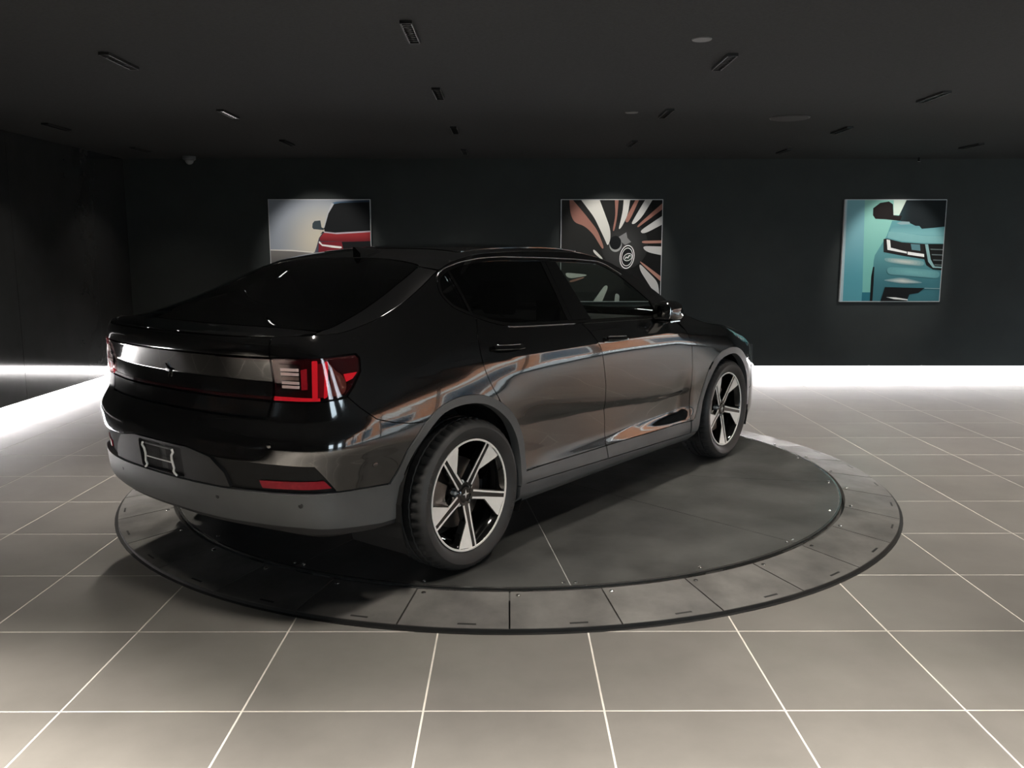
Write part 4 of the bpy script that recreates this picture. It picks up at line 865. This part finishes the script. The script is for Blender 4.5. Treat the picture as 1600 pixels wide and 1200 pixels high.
# ------------------------------------------------------------------ door mirrors
def mirror_unit(s):
    y0 = -s
    m = MB(); prof = []
    # housing lofted along the outward direction
    V = []; F = []; secs = [(.855, .050, .034, 1.082, 1.790), (.868, .068, .050, 1.086, 1.787), (.90, .082, .060, 1.090, 1.79), (.935, .084, .062, 1.090, 1.795), (.965, .076, .056, 1.087, 1.805), (.985, .056, .042, 1.083, 1.815), (.993, .030, .026, 1.080, 1.825)]
    n = 20
    for (yy, rx, rz, cz, cx) in secs:
        for k in range(n):
            t = 2*math.pi*k/n; c_, s_ = math.cos(t), math.sin(t); e = .62
            V.append((cx + rx*math.copysign(abs(c_)**e, c_), y0*yy, cz + rz*math.copysign(abs(s_)**e, s_)))
    for i in range(len(secs)-1):
        for k in range(n): F.append((i*n+k, i*n+(k+1) % n, (i+1)*n+(k+1) % n, (i+1)*n+k))
    F += [tuple(range(n)), tuple(range((len(secs)-1)*n, len(secs)*n))]
    h = MB().add(V, F).build('door_mirror', M_paint, fdoor[0 if s == 1 else 1], angle=60)
    g = []; V = []
    for (u, v) in rnd([(.868,1.045),(.975,1.045),(.978,1.125),(.875,1.138)], .018): V.append((1.714 + (u-.87)*.08, y0*u, v))
    V2 = [(x - .004, y, z) for x, y, z in V]; k = len(V)
    MB().add(V + V2, [tuple(range(k)), tuple(range(k, 2*k))] + [(i, (i+1) % k, k+(i+1) % k, k+i) for i in range(k)]).build('mirror_glass', pm('mirror_glass', (.8, .82, .82), .02, metal=1, noise=(5, .01)), h)
    P = [(1.83, y0*.82, 1.030), (1.82, y0*.86, 1.024), (1.81, y0*.90, 1.030), (1.80, y0*.92, 1.045)]
    MB().tube(P, [.026, .022, .02, .02], 12).build('mirror_stalk', M_glossb, h, smooth=True)
    MB().box(1.73, 1.85, min(y0*.885, y0*.975), max(y0*.885, y0*.975), 1.026, 1.033).build('mirror_trim', M_chrome, h)
for s in (1, -1): mirror_unit(s)

# ------------------------------------------------------------------ light-blocking shell, underbody, wheel housings
inner = [(-.44,.44),(-.43,.56),(-.38,.66),(-.28,.75),(-.10,.81),(.03,.80),(.2,.74),(.33,.62),(.38,.50),(.37,.25)] + [(2.23,.25),(2.28,.45),(2.36,.60),(2.50,.74),(2.74,.78),(2.95,.71),(3.07,.58),(3.08,.25),(AF,.22),(AF,.70),(3.2,.80),(2.735,.90),(2.3,.98),(2.05,1.02),(1.9,1.03),(.4,1.07),(.1,1.13),(-.03,1.20),(-.03,1.28),(.2,1.385),(.5,1.405),(.2,1.39),(-.1,1.28),(-.31,1.195),(-.5,1.14),(-.66,1.10),(AR,1.09),(AR,.33),(-.44,.32)]
inner = [p for k, p in enumerate(inner)]
inner2 = [(-.44,.44),(-.43,.56),(-.38,.66),(-.28,.75),(-.10,.81),(.03,.80),(.2,.74),(.33,.62),(.38,.50),(.37,.25),(2.23,.25),(2.28,.45),(2.36,.60),(2.50,.74),(2.74,.78),(2.95,.71),(3.07,.58),(3.08,.25),(AF-.02,.22),(AF-.02,.70),(3.2,.80),(2.735,.90),(2.3,.98),(2.05,1.02),(1.9,1.03),(.4,1.07),(.1,1.12),(-.05,1.16),(-.12,1.22),(-.31,1.185),(-.5,1.13),(-.66,1.10),(AR+.02,1.09),(AR+.02,.33),(-.44,.32)]
panel('light_block_shell', inner2, M_under, car, du=.06, dv=.03, off=-.020, depth=0)  # unseen dark shell added behind the panels, blocks light through their gaps
ub = [(-.30,-.56),(.40,-.56),(.40,-.84),(2.26,-.84),(2.30,-.56),(3.10,-.56),(3.12,-.76),(3.45,-.5)]
ub = ub + [(x, -y) for x, y in ub[::-1]]
MB().prism(ub, .21, .30).build('underbody', M_under, car)
MB().prism([(-.86,-.45),(-.74,-.62),(-.45,-.70),(-.45,.70),(-.74,.62),(-.86,.45)], .352, .39).build('rear_undertray', M_under, car)
for x0 in (0., 2.735):
    for s in (1, -1):
        V = []; F = []; n = 22; yi, yo = .56, .898
        for k in range(n + 1):
            t = R(-25) + (math.pi + R(50)) * k / n; r = .425
            V += [(x0 - .02 + r*math.cos(t), -s*yi, .36 + r*math.sin(t)), (x0 - .02 + r*math.cos(t)*.985, -s*yo, .36 + r*.985*math.sin(t))]
        for k in range(n): F.append((2*k, 2*k+1, 2*k+3, 2*k+2))
        c = len(V); V.append((x0, -s*yi, .36)); F += [(c, 2*k, 2*k+2) for k in range(n)]
        mesh('wheel_housing', V, F, M_under, car, smooth=False)
# interior
MB().box(-.55, 2.35, -.78, .78, .30, .36).build('cabin_floor', M_int, car)
MB().box(-.72, .02, -.66, .66, .36, .98).build('parcel_shelf', M_int, car)
dash = MB().prism([(1.86,.60),(1.84,.98),(1.95,1.02),(2.40,1.00),(2.40,.60)], -.74, .74, lambda u, v, h: (u, h, v)).build('dashboard', M_int, car)
MB().prism(rnd([(-.16,-.10),(.16,-.10),(.16,.10),(-.16,.10)], .02), 1.835, 1.85, lambda u, v, h: (h, u*.6, 1.02 + v)).build('centre_screen', M_glossb, dash)
wv = [(1.66 - .16*math.sin(t)*.35, .38 + .18*math.cos(t), .93 + .17*math.sin(t)) for t in [2*math.pi*k/24 for k in range(25)]]
MB().tube(wv, .013, 8, caps=False).build('steering_wheel', M_int, dash, smooth=True)
def soft(secs, n=16, e=.6):
    V = []; F = []
    for (cx, cy, cz, rx, ry) in secs:
        for k in range(n):
            t = 2*math.pi*k/n; c_, s_ = math.cos(t), math.sin(t); V.append((cx + rx*math.copysign(abs(c_)**e, c_), cy + ry*math.copysign(abs(s_)**e, s_), cz))
    for i in range(len(secs)-1):
        for k in range(n): F.append((i*n+k, i*n+(k+1) % n, (i+1)*n+(k+1) % n, (i+1)*n+k))
    F += [tuple(range(n)), tuple(range((len(secs)-1)*n, len(secs)*n))]
    return MB().add(V, F)
for yy in (-.37, .37):
    st = soft([(1.05, yy, .50, .06, .24), (1.0, yy, .62, .075, .25), (.93, yy, .85, .065, .24), (.88, yy, 1.02, .05, .20), (.86, yy, 1.08, .03, .15)]).build('front_seat', M_int, car, angle=60)
    soft([(1.3, yy, .44, .26, .25), (1.3, yy, .52, .27, .25), (1.28, yy, .56, .24, .22)]).build('seat_cushion', M_int, st, angle=60)
    soft([(.86, yy, 1.10, .03, .10), (.85, yy, 1.16, .045, .125), (.84, yy, 1.24, .045, .125), (.84, yy, 1.28, .03, .10)]).build('headrest', M_int, st, angle=60)
bench = soft([(.12, 0, .50, .07, .64), (.07, 0, .70, .08, .66), (0.0, 0, .98, .06, .62), (-.02, 0, 1.03, .04, .58)]).build('rear_bench', M_int, car, angle=60)
for yy in (-.4, 0, .4): soft([(-.03, yy, 1.03, .025, .09), (-.035, yy, 1.09, .035, .11), (-.04, yy, 1.15, .025, .09)]).build('headrest', M_int, bench, angle=60)

# ------------------------------------------------------------------ wheels (built lying in x-z, outer face towards -y)
def make_tyre():
    prof = [(.258,.075),(.262,.100),(.285,.118),(.312,.121),(.330,.112),(.341,.100),(.3465,.085),(.3495,.066),(.3440,.064),(.3440,.056),(.3508,.054),(.3512,.022),(.3440,.020),(.3440,.010),(.3513,.008)]
    prof = [(r, -h) for r, h in prof]; prof = prof + [(r, -h) for r, h in prof[::-1]]
    n = 156; m = len(prof); V = []; F = []
    for i in range(n):
        t = 2*math.pi*i/n; notch = (i % 3 == 0)
        for j, (r, h) in enumerate(prof):
            jj = min(j, m-1-j); rr = r
            if notch and jj in (5, 6, 7): rr -= .010 if jj != 5 else .005
            if notch and jj in (10, 11): rr -= .004
            V.append((rr*math.cos(t), h, rr*math.sin(t)))
    for i in range(n):
        k = (i+1) % n
        for j in range(m-1): F.append((i*m+j, k*m+j, k*m+j+1, i*m+j+1))
    return MB().add(V, F)
def wheel(x0, s):
    """s=1 right side"""
    f = lambda y: y
    root = MB().lathe([(.258,-.098),(.250,-.100),(.244,-.092),(.232,-.070),(.222,-.02),(.222,.09),(.235,.10),(.258,.10),(.258,.085),(.232,.08),(.226,-.02),(.240,-.07),(.258,-.085)], 64, axis='y', closed=True).build('wheel', M_rimb, car, angle=35)
    make_tyre().build('tyre', M_tyre, root, angle=32)
    MB().lathe([(.2585,-.0985),(.2585,-.1030),(.2500,-.1030),(.2490,-.0985)], 72, axis='y', closed=True).build('rim_edge', M_mach, root, angle=35)
    face = lambda r: -.068 - .030 * min(max((r - .04) / .20, 0), 1) ** 1.2     # dished: hub further in than the rim
    def spk(pts, lift, th):
        """pts (r along the spoke, w across); top follows the dish"""
        n = len(pts); P = resample(pts, .03, .03); n = len(P)
        top_ = [(r, face(r) - lift, w_) for r, w_ in P]; bot = [(r, face(r) - lift + th, w_) for r, w_ in P]
        return MB().add(top_ + bot, [tuple(range(n)), tuple(range(n, 2*n))[::-1]] + [(i, (i+1) % n, n+(i+1) % n, n+i) for i in range(n)])
    groups = [('spoke', M_rimb, [(.03,.026),(.10,.024),(.244,.022),(.243,-.022),(.225,-.095),(.215,-.094),(.125,-.024),(.03,-.026)], 0., .035),
              ('spoke_face', M_mach, [(.052,.0215),(.12,.0185),(.2485,.0175),(.2485,.0095),(.12,.0105),(.052,.0125)], .0015, .004),
              ('spoke_face', M_mach, [(.052,-.0125),(.12,-.0105),(.2485,-.0095),(.2475,-.024),(.229,-.096),(.217,-.090),(.130,-.0205),(.052,-.0215)], .0015, .004)]
    proto = []
    for nm, mt, pts, lf, th in groups: proto.append((nm, spk(pts, lf, th), mt))
    A0 = R(-13)
    meshes = []
    sp_objs = []
    for k in range(5):
        ang = A0 + k * 2*math.pi/5
        for gi, (nm, mb, mt) in enumerate(proto):
            if k == 0: o = mb.build(nm, mt, root, angle=30); meshes.append(o.data)
            else: o = bpy.data.objects.new(nm, meshes[gi]); link(o, root)
            o.rotation_euler = (0, -ang, 0)
    MB().lathe([(.050,-.030),(.048,-.064),(.042,-.069),(.034,-.073),(.032,-.070),(.0,-.070)], 36, axis='y', caps=False).build('hub', M_rimb, root, angle=35)
    V = [(u, -.0725, v) for u, v in [(0,.022),(.005,.005),(.022,0),(.005,-.005),(0,-.022),(-.005,-.005),(-.022,0),(-.005,.005)]]
    mesh('hub_emblem', V, [tuple(range(8))], M_clear, root)
    for k in range(5):
        ang = A0 + (k + .5) * 2*math.pi/5; MB().lathe([(.010,-.035),(.010,-.058),(.006,-.062)], 6, axis='y', c=(.056*math.cos(ang), 0, .056*math.sin(ang))).build('wheel_bolt', M_clear, root)
    MB().lathe([(.165,-.012),(.165,.012),(.05,.012),(.05,-.012)], 48, axis='y', closed=True).build('brake_disc', M_brake, root, angle=30)
    cl = []
    for t in np.linspace(R(150), R(210), 8): cl.append((.20*math.cos(t), .20*math.sin(t)))
    for t in np.linspace(R(210), R(150), 8): cl.append((.11*math.cos(t), .11*math.sin(t)))
    MB().prism(cl, -.045, .04, lambda u, v, h: (u, h, v)).build('brake_caliper', M_brake, root)
    # raised lettering on the sidewall
    if True:
        cu = bpy.data.curves.new('tyre_lettering', 'FONT'); cu.body = 'MICHELIN'; cu.size = .026; cu.align_x = 'CENTER'; cu.extrude = .0004; cu.space_character = 1.15
        tmp = bpy.data.objects.new('tmp', cu); COL.objects.link(tmp); dg = bpy.context.evaluated_depsgraph_get(); me = bpy.data.meshes.new_from_object(tmp.evaluated_get(dg)); bpy.data.objects.remove(tmp)
        for ph in (R(160), R(-20)):
            V = []
            for v in me.vertices:
                rr = .296 + v.co.y; t = ph - v.co.x / .305
                V.append((rr*math.cos(t), -.1205 - v.co.z - (.001 if rr < .312 else 0), rr*math.sin(t)))
            mesh('tyre_lettering', V, [tuple(p.vertices) for p in me.polygons], pm('tyre_lettering', (.055, .055, .055), .5, noise=(20, .05)), root)
    root.location = (x0, -s*.7975, .3515)
    if s == -1: root.rotation_euler = (0, 0, math.pi)
    return root
for x0 in (0., 2.735):
    for s in (1, -1): wheel(x0, s)
